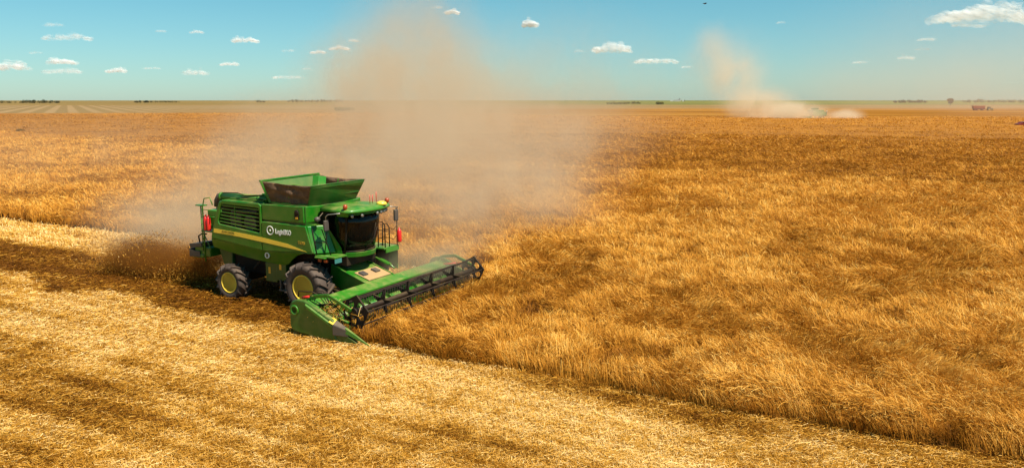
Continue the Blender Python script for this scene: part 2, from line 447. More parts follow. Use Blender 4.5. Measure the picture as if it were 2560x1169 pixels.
# ================================================================ mesh builder for machines
class MB:
    def __init__(self): self.bm = bmesh.new()
    def box(self, x0, x1, y0, y1, z0, z1):
        v = [self.bm.verts.new((x, y, z)) for z in (z0, z1) for y in (y0, y1) for x in (x0, x1)]
        for f in ((0, 2, 3, 1), (4, 5, 7, 6), (0, 1, 5, 4), (2, 6, 7, 3), (0, 4, 6, 2), (1, 3, 7, 5)):
            self.bm.faces.new([v[i] for i in f])
        return self
    def hexa(self, a, b):
        """solid between two quads a and b (same order)"""
        va = [self.bm.verts.new(p) for p in a]; vb = [self.bm.verts.new(p) for p in b]; n = len(va)
        self.bm.faces.new(va[::-1]); self.bm.faces.new(vb)
        for i in range(n):
            self.bm.faces.new((va[i], va[(i + 1) % n], vb[(i + 1) % n], vb[i]))
        return self
    def bar(self, p, q, w, h=None, up=(0, 0, 1)):
        p, q = Vector(p), Vector(q); h = h or w
        d = (q - p).normalized(); u = Vector(up)
        if abs(d.dot(u)) > 0.95: u = Vector((1, 0, 0))
        s = d.cross(u).normalized(); u = s.cross(d)
        c = [(s * a * w / 2 + u * b * h / 2) for a, b in ((-1, -1), (1, -1), (1, 1), (-1, 1))]
        return self.hexa([p + k for k in c], [q + k for k in c])
    def tube(self, pts, r, n=8, cap=True):
        pts = [Vector(p) for p in pts]
        rs = r if isinstance(r, (list, tuple)) else [r] * len(pts)
        rings = []
        ref = None
        for i, p in enumerate(pts):
            d = ((pts[i + 1] if i < len(pts) - 1 else p) - (pts[i - 1] if i else p)).normalized()
            if ref is None or abs(d.dot(ref)) > 0.98:
                ref = Vector((0, 0, 1)) if abs(d.z) < 0.9 else Vector((1, 0, 0))
            s = d.cross(ref).normalized(); u = s.cross(d).normalized(); ref = u
            rings.append([self.bm.verts.new(p + (s * math.cos(2 * PI * k / n) + u * math.sin(2 * PI * k / n)) * rs[i]) for k in range(n)])
        for a, b in zip(rings, rings[1:]):
            for k in range(n):
                f = self.bm.faces.new((a[k], a[(k + 1) % n], b[(k + 1) % n], b[k])); f.smooth = True
        if cap:
            self.bm.faces.new(rings[0][::-1]); self.bm.faces.new(rings[-1])
        return self
    def lathe(self, prof, c=(0, 0, 0), axis='y', n=32, closed=False):
        """profile of (radius, offset along the axis)"""
        rings = []
        for r, o in prof:
            ring = []
            for k in range(n):
                a = 2 * PI * k / n
                if axis == 'y': p = (c[0] + r * math.cos(a), c[1] + o, c[2] + r * math.sin(a))
                elif axis == 'x': p = (c[0] + o, c[1] + r * math.cos(a), c[2] + r * math.sin(a))
                else: p = (c[0] + r * math.cos(a), c[1] + r * math.sin(a), c[2] + o)
                ring.append(self.bm.verts.new(p))
            rings.append(ring)
        pairs = list(zip(rings, rings[1:])) + ([(rings[-1], rings[0])] if closed else [])
        for a, b in pairs:
            for k in range(n):
                f = self.bm.faces.new((a[k], a[(k + 1) % n], b[(k + 1) % n], b[k])); f.smooth = True
        if not closed:
            if prof[0][0] > 1e-4: self.bm.faces.new(rings[0][::-1])
            if prof[-1][0] > 1e-4: self.bm.faces.new(rings[-1])
        return self
    def plate(self, outer, y0, y1, holes=(), shear=None, plane='y'):
        """polygon in (x, z) with holes, given thickness from y0 to y1; shear = f(x, z) -> extra y.  plane 'x': polygon in (y, z)"""
        bm2 = bmesh.new(); edges = []
        for loop in [outer] + list(holes):
            vs = [bm2.verts.new((x, 0, z)) for x, z in loop]
            for i in range(len(vs)): edges.append(bm2.edges.new((vs[i], vs[(i + 1) % len(vs)])))
        bmesh.ops.triangle_fill(bm2, use_beauty=True, use_dissolve=False, edges=edges)
        bmesh.ops.dissolve_limit(bm2, angle_limit=0.01, verts=bm2.verts, edges=[e for e in bm2.edges if not e.is_boundary]) if not holes else None
        faces = list(bm2.faces)
        r = bmesh.ops.extrude_face_region(bm2, geom=faces)
        top = set(v for v in r['geom'] if isinstance(v, bmesh.types.BMVert))
        for v in bm2.verts:
            y = (y1 if v in top else y0) + (shear(v.co.x, v.co.z) if shear else 0)
            v.co.y = y
        if plane == 'x':
            for v in bm2.verts: v.co = Vector((v.co.y, v.co.x, v.co.z))
        me = bpy.data.meshes.new('tmp'); bm2.to_mesh(me); bm2.free()
        self.bm.from_mesh(me); bpy.data.meshes.remove(me)
        return self
    def build(self, name, mat, parent=None, bevel=0.0, seg=2, M=None, smooth=False):
        bm = self.bm
        if M is not None: bm.transform(M)
        bmesh.ops.recalc_face_normals(bm, faces=bm.faces)
        me = bpy.data.meshes.new(name); bm.to_mesh(me); bm.free()
        if smooth:
            me.polygons.foreach_set('use_smooth', [True] * len(me.polygons))
        me.materials.append(mat)
        o = link(name, me, parent)
        if bevel > 0:
            b = o.modifiers.new('bevel', 'BEVEL'); b.width = bevel; b.segments = seg; b.limit_method = 'ANGLE'; b.angle_limit = R(35)
            b.use_clamp_overlap = True
        return o

def pieces(mb, name, mat, parent, bevel=0.0):
    """every loose piece of the builder becomes an object of its own"""
    bm = mb.bm; seen = set(); out = []
    bm.verts.ensure_lookup_table(); bm.verts.index_update()
    for v in bm.verts:
        if v.index in seen: continue
        st = [v]; isl = []; seen.add(v.index)
        while st:
            a = st.pop(); isl.append(a)
            for e in a.link_edges:
                b = e.other_vert(a)
                if b.index not in seen: seen.add(b.index); st.append(b)
        m2 = MB(); mp = {a: m2.bm.verts.new(a.co) for a in isl}
        for f in {f for a in isl for f in a.link_faces}:
            g = m2.bm.faces.new([mp[a] for a in f.verts]); g.smooth = f.smooth
        out.append(m2.build(name, mat, parent, bevel))
    bm.free()
    return out

def empty(name, loc=(0, 0, 0), rz=0, parent=None):
    o = bpy.data.objects.new(name, None); C.objects.link(o)
    o.empty_display_size = 0.5; o.location = loc; o.rotation_euler = (0, 0, rz)
    if parent is not None: o.parent = parent
    return o

def text_part(name, s, size, mat, parent, origin, slope=0.0, sx=1.0, depth=0.004, bold=0.0):
    cu = bpy.data.curves.new(name, 'FONT'); cu.body = s; cu.size = size; cu.extrude = depth; cu.offset = bold
    tmp = bpy.data.objects.new('tmp_text', cu); C.objects.link(tmp)
    dg = bpy.context.evaluated_depsgraph_get()
    me = bpy.data.meshes.new_from_object(tmp.evaluated_get(dg))
    C.objects.unlink(tmp); bpy.data.objects.remove(tmp); bpy.data.curves.remove(cu)
    for v in me.vertices:
        x, y, z = v.co
        v.co = (origin[0] + x * sx, origin[1] - z, origin[2] + y + slope * x * sx)
    me.materials.clear(); me.materials.append(mat); me.name = name
    return link(name, me, parent)

M_green = paint('green_paint', (0.008, 0.142, 0.004), 0.34, 0, 0.30, coat=0.10)
M_green_dusty = paint('dusty_green_paint', (0.024, 0.17, 0.007), 0.38, 0, 0.30, coat=0.1)
M_green_dark = paint('dark_green', (0.012, 0.075, 0.006), 0.4, 0, 0.2)
M_yellow = paint('yellow_paint', (0.92, 0.62, 0.06), 0.38, 0, 0.05, coat=0.2)
M_black = paint('black_steel', (0.012, 0.008, 0.006), 0.65, 0, 0.12)
M_green_shade = paint('shaded_green_shield', (0.022, 0.105, 0.006), 0.42, 0, 0.35)  # green darkened to olive: the divider side's shade is in the colour
M_reel = paint('dusty_dark_steel', (0.020, 0.011, 0.008), 0.7, 0, 0.10)
M_rubber = paint('tyre_rubber', (0.060, 0.040, 0.030), 0.75, 0, 0.22, dustcol=(0.26, 0.17, 0.09))
M_plastic = paint('grey_plastic', (0.06, 0.05, 0.045), 0.5, 0, 0.25)
M_red = paint('red_paint', (0.60, 0.015, 0.01), 0.35, 0, 0.1)
M_orange = paint('amber_lens', (0.35, 0.05, 0.01), 0.3, 0, 0.1)
M_white = paint('white_paint', (0.80, 0.80, 0.76), 0.4, 0, 0.08)
M_steel = paint('bare_steel', (0.35, 0.33, 0.30), 0.4, 0.8, 0.2)
M_plate = paint('teal_number_plate', (0.03, 0.17, 0.16), 0.4, 0, 0.1)
M_amber_dec = paint('yellow_decal', (0.75, 0.38, 0.02), 0.5, 0, 0.1)
M_graphite = paint('gold_lettering', (0.62, 0.36, 0.03), 0.4, 0, 0.05)
M_dkletter = paint('dark_lettering', (0.10, 0.10, 0.01), 0.5, 0, 0.05)
for m_ in (M_reel, M_black): m_.node_tree.nodes['Principled BSDF'].inputs['Specular IOR Level'].default_value = 0.18
def tarp_mat():
    m, t, b = new_mat('brown_tarp')
    tc = t.n('ShaderNodeTexCoord')
    a = t.noise(tc.outputs['Object'], 3.0, 5, 0.6, 1.2)
    t.l(t.ramp(a, [(0.3, (0.06, 0.032, 0.016)), (0.55, (0.12, 0.065, 0.032)), (0.75, (0.22, 0.13, 0.06))]), b.inputs['Base Color'])
    b.inputs['Roughness'].default_value = 0.8
    bp = t.n('ShaderNodeBump'); bp.inputs['Strength'].default_value = 0.8; bp.inputs['Distance'].default_value = 0.06
    t.l(t.noise(tc.outputs['Object'], 2.6, 3, 0.5, 1.5), bp.inputs['Height']); t.l(bp.outputs[0], b.inputs['Normal'])
    return m
M_tarp = tarp_mat()
def glass_mat():
    m, t, b = new_mat('tinted_glass')
    b.inputs['Base Color'].default_value = (0.006, 0.007, 0.006, 1); b.inputs['Roughness'].default_value = 0.06
    tr = t.n('ShaderNodeBsdfTransparent'); tr.inputs[0].default_value = (0.42, 0.40, 0.30, 1)
    mx = t.n('ShaderNodeMixShader'); mx.inputs[0].default_value = 0.52
    t.l(b.outputs[0], mx.inputs[1]); t.l(tr.outputs[0], mx.inputs[2]); t.l(mx.outputs[0], m.node_tree.nodes['Material Output'].inputs['Surface'])
    return m
M_glass = glass_mat()
def grain_mat():
    m, t, b = new_mat('grain_heap')
    tc = t.n('ShaderNodeTexCoord')
    t.l(t.ramp(t.noise(tc.outputs['Object'], 40, 3), [(0.35, (0.38, 0.20, 0.06)), (0.65, (0.70, 0.44, 0.18))]), b.inputs['Base Color'])
    b.inputs['Roughness'].default_value = 0.9
    return m
M_grain = grain_mat()

# ================================================================ the combine harvester
def wheel(parent, x, y, r, w, rim_r, side, nl):
    """side = -1: the outer face looks to -y"""
    e = empty('wheel', (x, y, r), 0, parent)
    t = MB(); hw = w / 2
    prof = [(rim_r, -hw * 0.72), (rim_r + 0.03, -hw * 0.86), (rim_r + (r - rim_r) * 0.45, -hw * 1.0), (r - 0.14, -hw * 0.97), (r - 0.10, -hw * 0.84), (r - 0.075, -hw * 0.45),
            (r - 0.07, 0), (r - 0.075, hw * 0.45), (r - 0.10, hw * 0.84), (r - 0.14, hw * 0.97), (rim_r + (r - rim_r) * 0.45, hw * 1.0), (rim_r + 0.03, hw * 0.86), (rim_r, hw * 0.72)]
    t.lathe(prof, n=56, closed=True)
    # chevron lugs
    for k in range(nl):
        for s in (-1, 1):
            a0 = 2 * PI * (k + (0.5 if s > 0 else 0)) / nl
            sec = []
            for f, rr, dr in ((-0.04, r - 0.085, 0.083), (0.30, r - 0.085, 0.085), (0.62, r - 0.10, 0.096), (0.92, r - 0.13, 0.110), (1.03, r - 0.21, 0.09)):
                a = a0 + 0.30 * max(f, 0) ** 0.85 * (0.9 / r) ; yy = s * hw * f
                da = 0.030 / r * (1.25 if f > 0.5 else 1.0)
                q = []
                for aa, ra in ((a - da, rr), (a + da, rr), (a + da * 0.7, rr + dr), (a - da * 0.7, rr + dr)):
                    q.append((ra * math.cos(aa), yy, ra * math.sin(aa)))
                sec.append(q)
            for q0, q1 in zip(sec, sec[1:]): t.hexa(q0, q1)
    t.build('tyre', M_rubber, e)
    m = MB(); o = side * hw
    pr = [(rim_r + 0.02, o * 0.80), (rim_r + 0.015, o * 0.90), (rim_r - 0.02, o * 0.90), (rim_r - 0.045, o * 0.60), (rim_r * 0.86, o * 0.12), (rim_r * 0.80, o * 0.02), (rim_r * 0.5, -o * 0.02), (rim_r * 0.46, o * 0.10),
          (rim_r * 0.30, o * 0.22), (rim_r * 0.28, o * 0.42), (0.0, o * 0.44)]
    m.lathe(pr, n=40)
    m.lathe([(rim_r + 0.02, o * 0.80), (rim_r + 0.02, -o * 0.8), (rim_r * 0.9, -o * 0.8), (rim_r * 0.88, -o * 0.1)], n=40)
    bl = m
    for k in range(8):
        a = 2 * PI * k / 8
        bl.lathe([(0.022, 0), (0.022, side * 0.04), (0.0, side * 0.045)], c=(rim_r * 0.38 * math.cos(a), o * 0.16, rim_r * 0.38 * math.sin(a)), n=8)
    m.build('rim', M_yellow, e)
    return e

def build_combine():
    root = empty('combine_harvester', (MX, MY, 0), YAW)
    tag(root, 'large green combine harvester with yellow rims cutting the standing grain, dust streaming behind it', 'combine harvester')
    B = lambda mb, n, m, bev=0.012, par=root, **k: mb.build(n, m, par, bev, **k)
    # --- wheels
    wheel(root, 0, -1.45, 0.90, 0.76, 0.45, -1, 16); wheel(root, 0, 1.45, 0.90, 0.76, 0.45, 1, 16)
    wheel(root, -3.64, -1.52, 0.70, 0.54, 0.375, -1, 14); wheel(root, -3.64, 1.52, 0.70, 0.54, 0.375, 1, 14)
    ax = MB(); ax.tube([(0, -1.3, 0.9), (0, 1.3, 0.9)], 0.17, 12)
    ax.box(-0.4, 0.4, -1.05, -0.75, 0.7, 1.3); ax.box(-0.4, 0.4, 0.75, 1.05, 0.7, 1.3); B(ax, 'axle', M_black); ax = MB(); ax.tube([(-3.64, -1.4, 0.7), (-3.64, 1.4, 0.7)], 0.11, 10)
    ax.box(-3.85, -3.45, -1.2, 1.2, 0.72, 0.95)
    B(ax, 'axle', M_black)
    # --- chassis and inner body
    ch = MB(); ch.box(-4.4, 0.35, -0.82, 0.82, 0.95, 2.1); ch.box(-4.35, -0.02, -1.12, 1.12, 1.75, 2.2)
    ch.box(-2.3, -0.9, -1.0, 1.0, 0.62, 0.95); ch.box(0.1, 1.2, -0.8, 0.8, 1.62, 1.98)
    for x in (-2.9, -2.3, -1.7): ch.tube([(x, -1.2, 1.2), (x + 0.4, -0.9, 1.75)], 0.05)
    B(ch, 'chassis', M_black, 0.02)
    eb = MB(); eb.box(-4.2, -2.0, -1.30, 1.30, 2.2, 3.62); eb.box(-4.75, -4.2, -1.15, 1.15, 2.45, 3.38)
    B(eb, 'engine_bay', M_black, 0.02)
    en = MB(); en.tube([(-3.7, -1.31, 3.3), (-2.4, -1.31, 3.38)], 0.10, 12); en.lathe([(0.3, 0), (0.3, 0.10), (0.05, 0.10)], c=(-2.75, -1.42, 2.95), n=24); en.box(-3.75, -3.2, -1.40, -1.31, 2.7, 3.2)
    B(en, 'engine', M_plastic)
    # --- side panels
    crease = [(-4.60, 2.28), (-2.03, 2.02)]
    for s in (-1, 1):
        yo, yi = s * 1.60, s * 1.53
        win = [(-3.93, 3.60), (-4.02, 3.48), (-4.17, 2.96), (-4.13, 2.86), (-2.15, 2.67), (-2.10, 2.72), (-2.09, 3.50), (-2.14, 3.56)]
        pa = MB()
        pa.plate([(-4.60, 2.28), (-4.52, 2.62), (-4.36, 2.95), (-4.20, 3.45), (-4.10, 3.66), (-3.92, 3.76), (-2.10, 3.74), (-1.99, 3.66), (-2.03, 2.02)], yo, yi, [win])
        pa = B(pa, 'rear_side_panel', M_green, 0.035, seg=3)
        lo = MB()
        lo.plate([(-4.60, 2.275), (-2.03, 2.015), (-2.06, 1.56), (-2.6, 1.60), (-3.25, 1.69), (-3.9, 1.80), (-4.63, 1.92)], yo, yi, shear=lambda x, z: -s * 0.38 * max(0, 2.28 - z) * 0.9)
        B(lo, 'lower_skirt', M_green, 0.012)
        fr = MB(); fr.plate([(-1.985, 3.10), (0.07, 3.07), (0.17, 2.75), (0.36, 2.16), (-0.5, 2.10), (-2.005, 2.02)], yo, yi)
        B(fr, 'front_side_panel', M_green, 0.03, seg=3)
        lo = MB(); lo.plate([(-2.01, 2.015), (-0.5, 2.095), (0.36, 2.155), (0.33, 2.12), (-0.05, 2.10), (-0.41, 1.98), (-0.72, 1.78), (-0.93, 1.60), (-1.2, 1.54), (-2.04, 1.56)], yo, yi, shear=lambda x, z: -s * 0.34 * max(0, 2.1 - z))
        B(lo, 'lower_skirt', M_green, 0.012)
        up = MB(); up.plate([(-1.97, 3.72), (-0.02, 3.74), (0.0, 3.16), (-1.98, 3.16)], s * 1.57, s * 1.50)
        up = B(up, 'tank_side_panel', M_green, 0.03, seg=3)
        sl = MB()
        for k in range(6):
            t_ = k / 6 + 0.07
            xr = -3.95 - 0.19 * t_; zr = 3.60 - 0.72 * t_; zf = 3.56 - 0.87 * t_
            sl.bar((xr, s * 1.565, zr), (-2.11, s * 1.565, zf), 0.028, 0.045)
        sl.bar((-3.35, s * 1.53, 3.58), (-3.35, s * 1.53, 2.78), 0.04)
        B(sl, 'vent_slats', M_green, 0.006, par=pa)
        st = MB(); st.plate([(-4.42, 2.66), (-3.1, 2.60), (-1.99, 2.515), (-0.78, 2.38), (0.10, 2.165), (-0.79, 2.245), (-1.99, 2.35), (-3.1, 2.445), (-4.44, 2.51)], s * 1.606, s * 1.598)
        B(st, 'yellow_stripe', M_yellow, 0)
        if s < 0:
            text_part('lettering', 'JOHN DEERE', 0.115, M_dkletter, root, (-4.0, -1.612, 2.555), -0.052, 0.98, 0.003)
            ring = MB(); ring.lathe([(0.165, 0), (0.165, -0.006), (0.128, -0.006), (0.128, 0)], c=(-1.58, -1.603, 2.80), n=40, closed=True)
            ring.lathe([(0.038, 0), (0.038, -0.006), (0, -0.006)], c=(-1.58, -1.603, 2.80), n=16)
            B(ring, 'logo_ring', M_white, 0)
            text_part('lettering', 'LoginEKO', 0.235, M_white, root, (-1.34, -1.605, 2.715), -0.02, 0.76, 0.004, 0.009)
            text_part('lettering', 'T670i', 0.15, M_graphite, root, (-0.30, -1.605, 2.42), -0.02, 0.95, 0.004)
            bd = MB(); bd.lathe([(0.11, 0.02), (0.11, -0.012), (0.085, -0.012), (0.085, 0.0), (0.0, 0.0)], c=(-1.84, -1.545, 1.86), n=24)
            B(bd, 'round_badge', M_white, 0)
            bd = MB(); bd.box(-1.875, -1.805, -1.57, -1.54, 1.80, 1.92); B(bd, 'badge_symbol', M_dkletter, 0)
            cp = MB(); cp.lathe([(0.09, 0), (0.10, -0.03), (0.07, -0.05), (0, -0.05)], c=(-0.31, -1.57, 3.52), n=20); cp.plate([(-0.42, 3.50), (-0.20, 3.50), (-0.21, 3.27), (-0.40, 3.27)], -1.60, -1.57)
            B(cp, 'fuel_cap', M_black)
            dc = MB(); dc.plate([(-0.36, 3.36), (-0.25, 3.36), (-0.25, 3.29), (-0.36, 3.29)], -1.606, -1.599); B(dc, 'warning_decal', M_amber_dec, 0)
    # recess behind the horizontal gap, shoulders, top deck
    rc = MB(); rc.box(-1.96, 0.02, -1.50, 1.50, 2.2, 3.70); rc.box(-4.15, -2.0, -1.53, 1.53, 3.62, 3.70)
    B(rc, 'tank_body', M_green_dark, 0.02)
    dk = MB(); dk.box(-4.05, -2.02, -1.40, 1.40, 3.70, 3.74)
    for y in (-1.2, -0.4, 0.4, 1.1): dk.box(-3.9, -2.2, y - 0.03, y + 0.03, 3.74, 3.80)
    dk.hexa([(-3.0, -1.1, 3.74), (-2.05, -1.1, 3.74), (-2.05, 1.1, 3.74), (-3.0, 1.1, 3.74)], [(-2.9, -1.0, 3.86), (-2.1, -1.0, 3.90), (-2.1, 1.0, 3.90), (-2.9, 1.0, 3.86)])
    B(dk, 'top_deck', M_green, 0.015)
    # front wall of the body beside the cab
    for s in (-1, 1):
        fw = MB()
        fw.hexa([(0.02, s * 1.50, 3.16), (0.12, s * 0.60, 3.16), (0.16, s * 0.60, 3.70), (0.04, s * 1.49, 3.74)], [(-0.10, s * 1.50, 3.16), (-0.02, s * 0.60, 3.16), (-0.02, s * 0.60, 3.70), (-0.10, s * 1.49, 3.74)])
        B(fw, 'front_wall', M_green, 0.03, seg=3)
        fw = MB()
        fw.hexa([(0.10, s * 1.53, 3.06), (0.45, s * 0.93, 3.06), (0.84, s * 0.93, 2.10), (0.34, s * 1.53, 2.10)], [(-0.05, s * 1.53, 3.06), (-0.05, s * 0.93, 3.06), (-0.05, s * 0.93, 2.10), (-0.05, s * 1.53, 2.10)])
        B(fw, 'front_corner_panel', M_green, 0.03, seg=3)
    # --- grain tank extension
    fp = MB(); fp.hexa([(-0.04, -1.28, 3.72), (0.02, 1.22, 3.72), (0.26, 1.52, 4.44), (0.32, -1.50, 4.46)], [(-0.08, -1.28, 3.74), (-0.03, 1.22, 3.74), (0.22, 1.50, 4.46), (0.28, -1.48, 4.48)])
    fp = B(fp, 'tank_front_flap', M_green_dark, 0.006)  # shade of the overhanging flap is put into its darker green
    rb = MB()
    for k in range(2):
        z = 0.28 + 0.36 * k; x = -0.04 + z * 0.5
        rb.bar((x - 0.01, -1.2 - z * 0.25, 3.74 + z), (x + 0.035, 1.2 + z * 0.28, 3.74 + z), 0.02, 0.05)
    B(rb, 'flap_rib', M_green_dark, 0.004, par=fp)
    rp = MB(); rp.hexa([(-1.83, -1.25, 3.74), (-1.83, 1.25, 3.74), (-2.00, 1.52, 4.54), (-2.00, -1.52, 4.52)], [(-1.88, -1.25, 3.74), (-1.88, 1.25, 3.74), (-2.05, 1.52, 4.56), (-2.05, -1.52, 4.54)])
    rp = B(rp, 'tank_rear_flap', paint('faded_green_paint', (0.085, 0.17, 0.04), 0.6, 0, 0.35), 0.006)
    rm = MB(); rm.bar((-2.02, -1.54, 4.54), (-2.02, 1.54, 4.56), 0.09, 0.06); rm.bar((-1.84, -1.27, 3.74), (-1.99, -1.53, 4.54), 0.08, 0.08); rm.bar((-1.84, 1.27, 3.74), (-1.99, 1.53, 4.54), 0.08, 0.08)
    B(rm, 'flap_rim', M_green, 0.006, par=rp)
    for s in (-1, 1):
        nx, nz = 28, 12; bm = bmesh.new(); gv = []
        for j in range(nz + 1):
            v = j / nz; row = []
            for i in range(nx + 1):
                u = i / nx
                a = Vector((-1.84 - 0.15 * v, s * (1.26 + 0.25 * v), 3.75 + 0.78 * v)); b = Vector((-0.05 + 0.34 * v, s * (1.26 + 0.23 * v), 3.75 + 0.71 * v))
                p = a.lerp(b, u); sag = math.sin(PI * u)
                p.y -= s * sag * (0.16 * v + 0.04 * math.sin(u * 17 + v * 4) + 0.035 * math.sin(v * 14 + u * 6))
                p.z -= 0.05 * sag * v
                row.append(bm.verts.new(p))
            gv.append(row)
        for j in range(nz):
            for i in range(nx):
                bm.faces.new((gv[j][i], gv[j][i + 1], gv[j + 1][i + 1], gv[j + 1][i]))
        mb = MB(); mb.bm.free(); mb.bm = bm
        o = mb.build('tank_side_tarp', M_tarp, root, 0, smooth=True)
        so = o.modifiers.new('thick', 'SOLIDIFY'); so.thickness = 0.008
        sm = MB(); sm.bar((-1.9, s * 1.24, 3.76), (-0.06, s * 1.26, 3.76), 0.06, 0.04); sm.bar((-0.95, s * 1.235, 3.76), (-0.88, s * 1.34, 4.44), 0.03)
        B(sm, 'tarp_strut', M_green_dusty, 0.004)
    gh = bmesh.new(); gr = []
    for j in range(15):
        row = []
        for i in range(15):
            x = -1.78 + 1.62 * i / 14; y = -1.10 + 2.20 * j / 14
            rr = math.hypot((x + 0.8) / 1.0, (y - 0.35) / 1.3)
            row.append(gh.verts.new((x, y, 3.76 + 0.52 * math.exp(-rr * rr * 2.2) + 0.03 * math.sin(7 * x + 3 * y))))
        gr.append(row)
    for j in range(14):
        for i in range(14): gh.faces.new((gr[j][i], gr[j][i + 1], gr[j + 1][i + 1], gr[j + 1][i]))
    mb = MB(); mb.bm.free(); mb.bm = gh; mb.build('grain', M_grain, root, 0, smooth=True)
    au = MB(); au.hexa([(-0.9, -0.15, 3.9), (-0.6, -0.15, 3.9), (-0.6, 0.25, 3.9), (-0.9, 0.25, 3.9)], [(-1.25, 0.35, 4.62), (-0.95, 0.35, 4.62), (-0.95, 0.75, 4.56), (-1.25, 0.75, 4.56)])
    au.tube([(-1.7, -0.9, 4.25), (-1.3, -0.6, 4.35), (-0.8, -0.5, 4.28), (-0.3, -0.8, 4.2)], 0.035)
    B(au, 'filling_auger', M_green_dusty, 0.01)
    # --- unloading auger on top
    ua = MB(); ua.tube([(-4.55, -1.00, 3.79), (-2.1, -1.04, 3.82)], 0.145, 20); ua.tube([(-4.6, -1.0, 3.79), (-4.5, -1.0, 3.79)], 0.165, 20); ua.tube([(-2.6, -1.03, 3.81), (-2.5, -1.03, 3.81)], 0.16, 20)
    ua.box(-4.5, -2.4, -1.03, -0.97, 3.92, 3.95)
    ua = B(ua, 'unloading_auger', M_green_dusty, 0)
    sp = MB(); sp.tube([(-4.50, -1.0, 3.80), (-4.66, -1.0, 3.76), (-4.76, -1.0, 3.62), (-4.80, -1.0, 3.40)], [0.155, 0.165, 0.16, 0.15], 16); B(sp, 'rubber_spout', M_rubber, 0, par=ua)
    hs = MB(); hs.tube([(-4.4, -1.1, 3.95), (-3.6, -1.12, 3.98), (-3.2, -1.16, 3.91), (-2.3, -1.12, 3.97)], 0.018); hs.tube([(-3.5, -1.28, 3.8), (-3.1, -1.33, 3.86), (-2.2, -1.25, 3.82)], 0.015)
    pieces(hs, 'hose', M_black, ua)
    # --- rear end
    re = MB(); re.hexa([(-4.75, -0.95, 1.15), (-4.25, -0.95, 1.0), (-4.25, 0.95, 1.0), (-4.75, 0.95, 1.15)], [(-5.35, -0.95, 2.75), (-4.25, -0.95, 2.95), (-4.25, 0.95, 2.95), (-5.35, 0.95, 2.75)])
    B(re, 'straw_hood', M_green_dark, 0.05, seg=3)
    rt = MB(); rt.box(-5.02, -4.45, -1.35, 1.2, 2.55, 3.30); B(rt, 'rear_cover', M_green_dusty, 0.05, seg=3)
    tk = MB(); tk.lathe([(0.0, -0.02), (0.36, -0.02), (0.36, 0.10), (0.30, 0.14), (0.0, 0.14)], c=(-4.65, -0.75, 3.34), axis='z', n=28); B(tk, 'air_intake', M_black, 0)
    cp = MB(); cp.box(-6.05, -5.2, -1.15, 1.15, 1.42, 1.78); cp.hexa([(-6.2, -1.2, 1.35), (-5.55, -1.2, 1.35), (-5.55, 1.2, 1.35), (-6.2, 1.2, 1.35)], [(-6.1, -1.2, 1.5), (-5.5, -1.2, 1.5), (-5.5, 1.2, 1.5), (-6.1, 1.2, 1.5)])
    cp = B(cp, 'straw_chopper', M_green, 0.03)
    tl = MB(); tl.box(-6.28, -5.72, -1.21, -1.165, 1.38, 1.62); tl.hexa([(-6.25, -1.2, 1.70), (-5.6, -1.2, 1.80), (-5.6, 1.2, 1.80), (-6.25, 1.2, 1.70)], [(-6.3, -1.2, 1.86), (-5.62, -1.2, 1.95), (-5.62, 1.2, 1.95), (-6.3, 1.2, 1.86)])
    tl.box(-6.32, -6.2, -1.2, 1.2, 1.36, 1.68); B(tl, 'spreader_flap', M_plastic, 0.01, par=cp)
    hd = MB(); hd.tube([(-5.75, -1.15, 1.95), (-5.8, -1.15, 2.2), (-5.6, -1.15, 2.3), (-5.3, -1.2, 2.32)], 0.03); hd.tube([(-5.55, -1.1, 1.8), (-5.5, -1.1, 2.25)], 0.02); hd.lathe([(0, -0.06), (0.06, 0), (0, 0.06)], c=(-5.55, -1.15, 2.12), n=12)
    B(hd, 'rear_bracket', M_black, 0)
    # rear platform and ladder
    la = MB()
    la.tube([(-5.50, -1.22, 3.42), (-5.50, -1.22, 1.65)], 0.022); la.tube([(-5.22, -1.38, 3.42), (-5.22, -1.38, 1.30)], 0.03)
    for k in range(7): la.bar((-5.50, -1.22, 3.28 - k * 0.27), (-5.22, -1.38, 3.26 - k * 0.27), 0.03, 0.02)
    la.box(-5.56, -5.18, -1.42, -1.18, 3.42, 3.46)
    la.tube([(-5.22, -1.38, 2.35), (-4.95, -1.38, 1.9), (-4.9, -1.38, 1.75)], 0.018)
    B(la, 'rear_ladder', M_green_dusty, 0)
    ra = MB(); ra.tube([(-5.16, -1.42, 2.5), (-5.18, -1.42, 3.35), (-5.06, -1.42, 3.72), (-4.75, -1.42, 3.78), (-4.62, -1.42, 3.5)], 0.022)
    for z in (2.75, 3.05, 3.3): ra.tube([(-5.17, -1.42, z), (-4.55, -1.42, z)], 0.014)
    ra.box(-5.25, -4.5, -1.48, -1.1, 2.46, 2.50)
    B(ra, 'rear_railing', M_green_dusty, 0)
    for x, y in ((-4.98, -1.47), (-4.83, -1.47)):
        ex = MB(); ex.lathe([(0, 0), (0.075, 0.01), (0.08, 0.05), (0.08, 0.46), (0.05, 0.52), (0.025, 0.54), (0.025, 0.60), (0, 0.60)], c=(x, y, 2.52), axis='z', n=16)
        ex = B(ex, 'fire_extinguisher', M_red, 0)
        nz = MB(); nz.tube([(x, y, 3.1), (x + 0.06, y - 0.02, 3.14), (x + 0.1, y - 0.02, 3.0), (x + 0.09, y - 0.03, 2.8)], 0.012, 6); B(nz, 'nozzle_hose', M_black, 0, par=ex)
    # --- service box between the wheels
    sb = MB(); sb.box(-2.15, -1.6, -1.35, -1.05, 0.85, 1.55); sb.box(-1.58, -1.1, -1.40, -1.0, 0.95, 1.75); sb = B(sb, 'service_box', M_green_dark, 0.02)
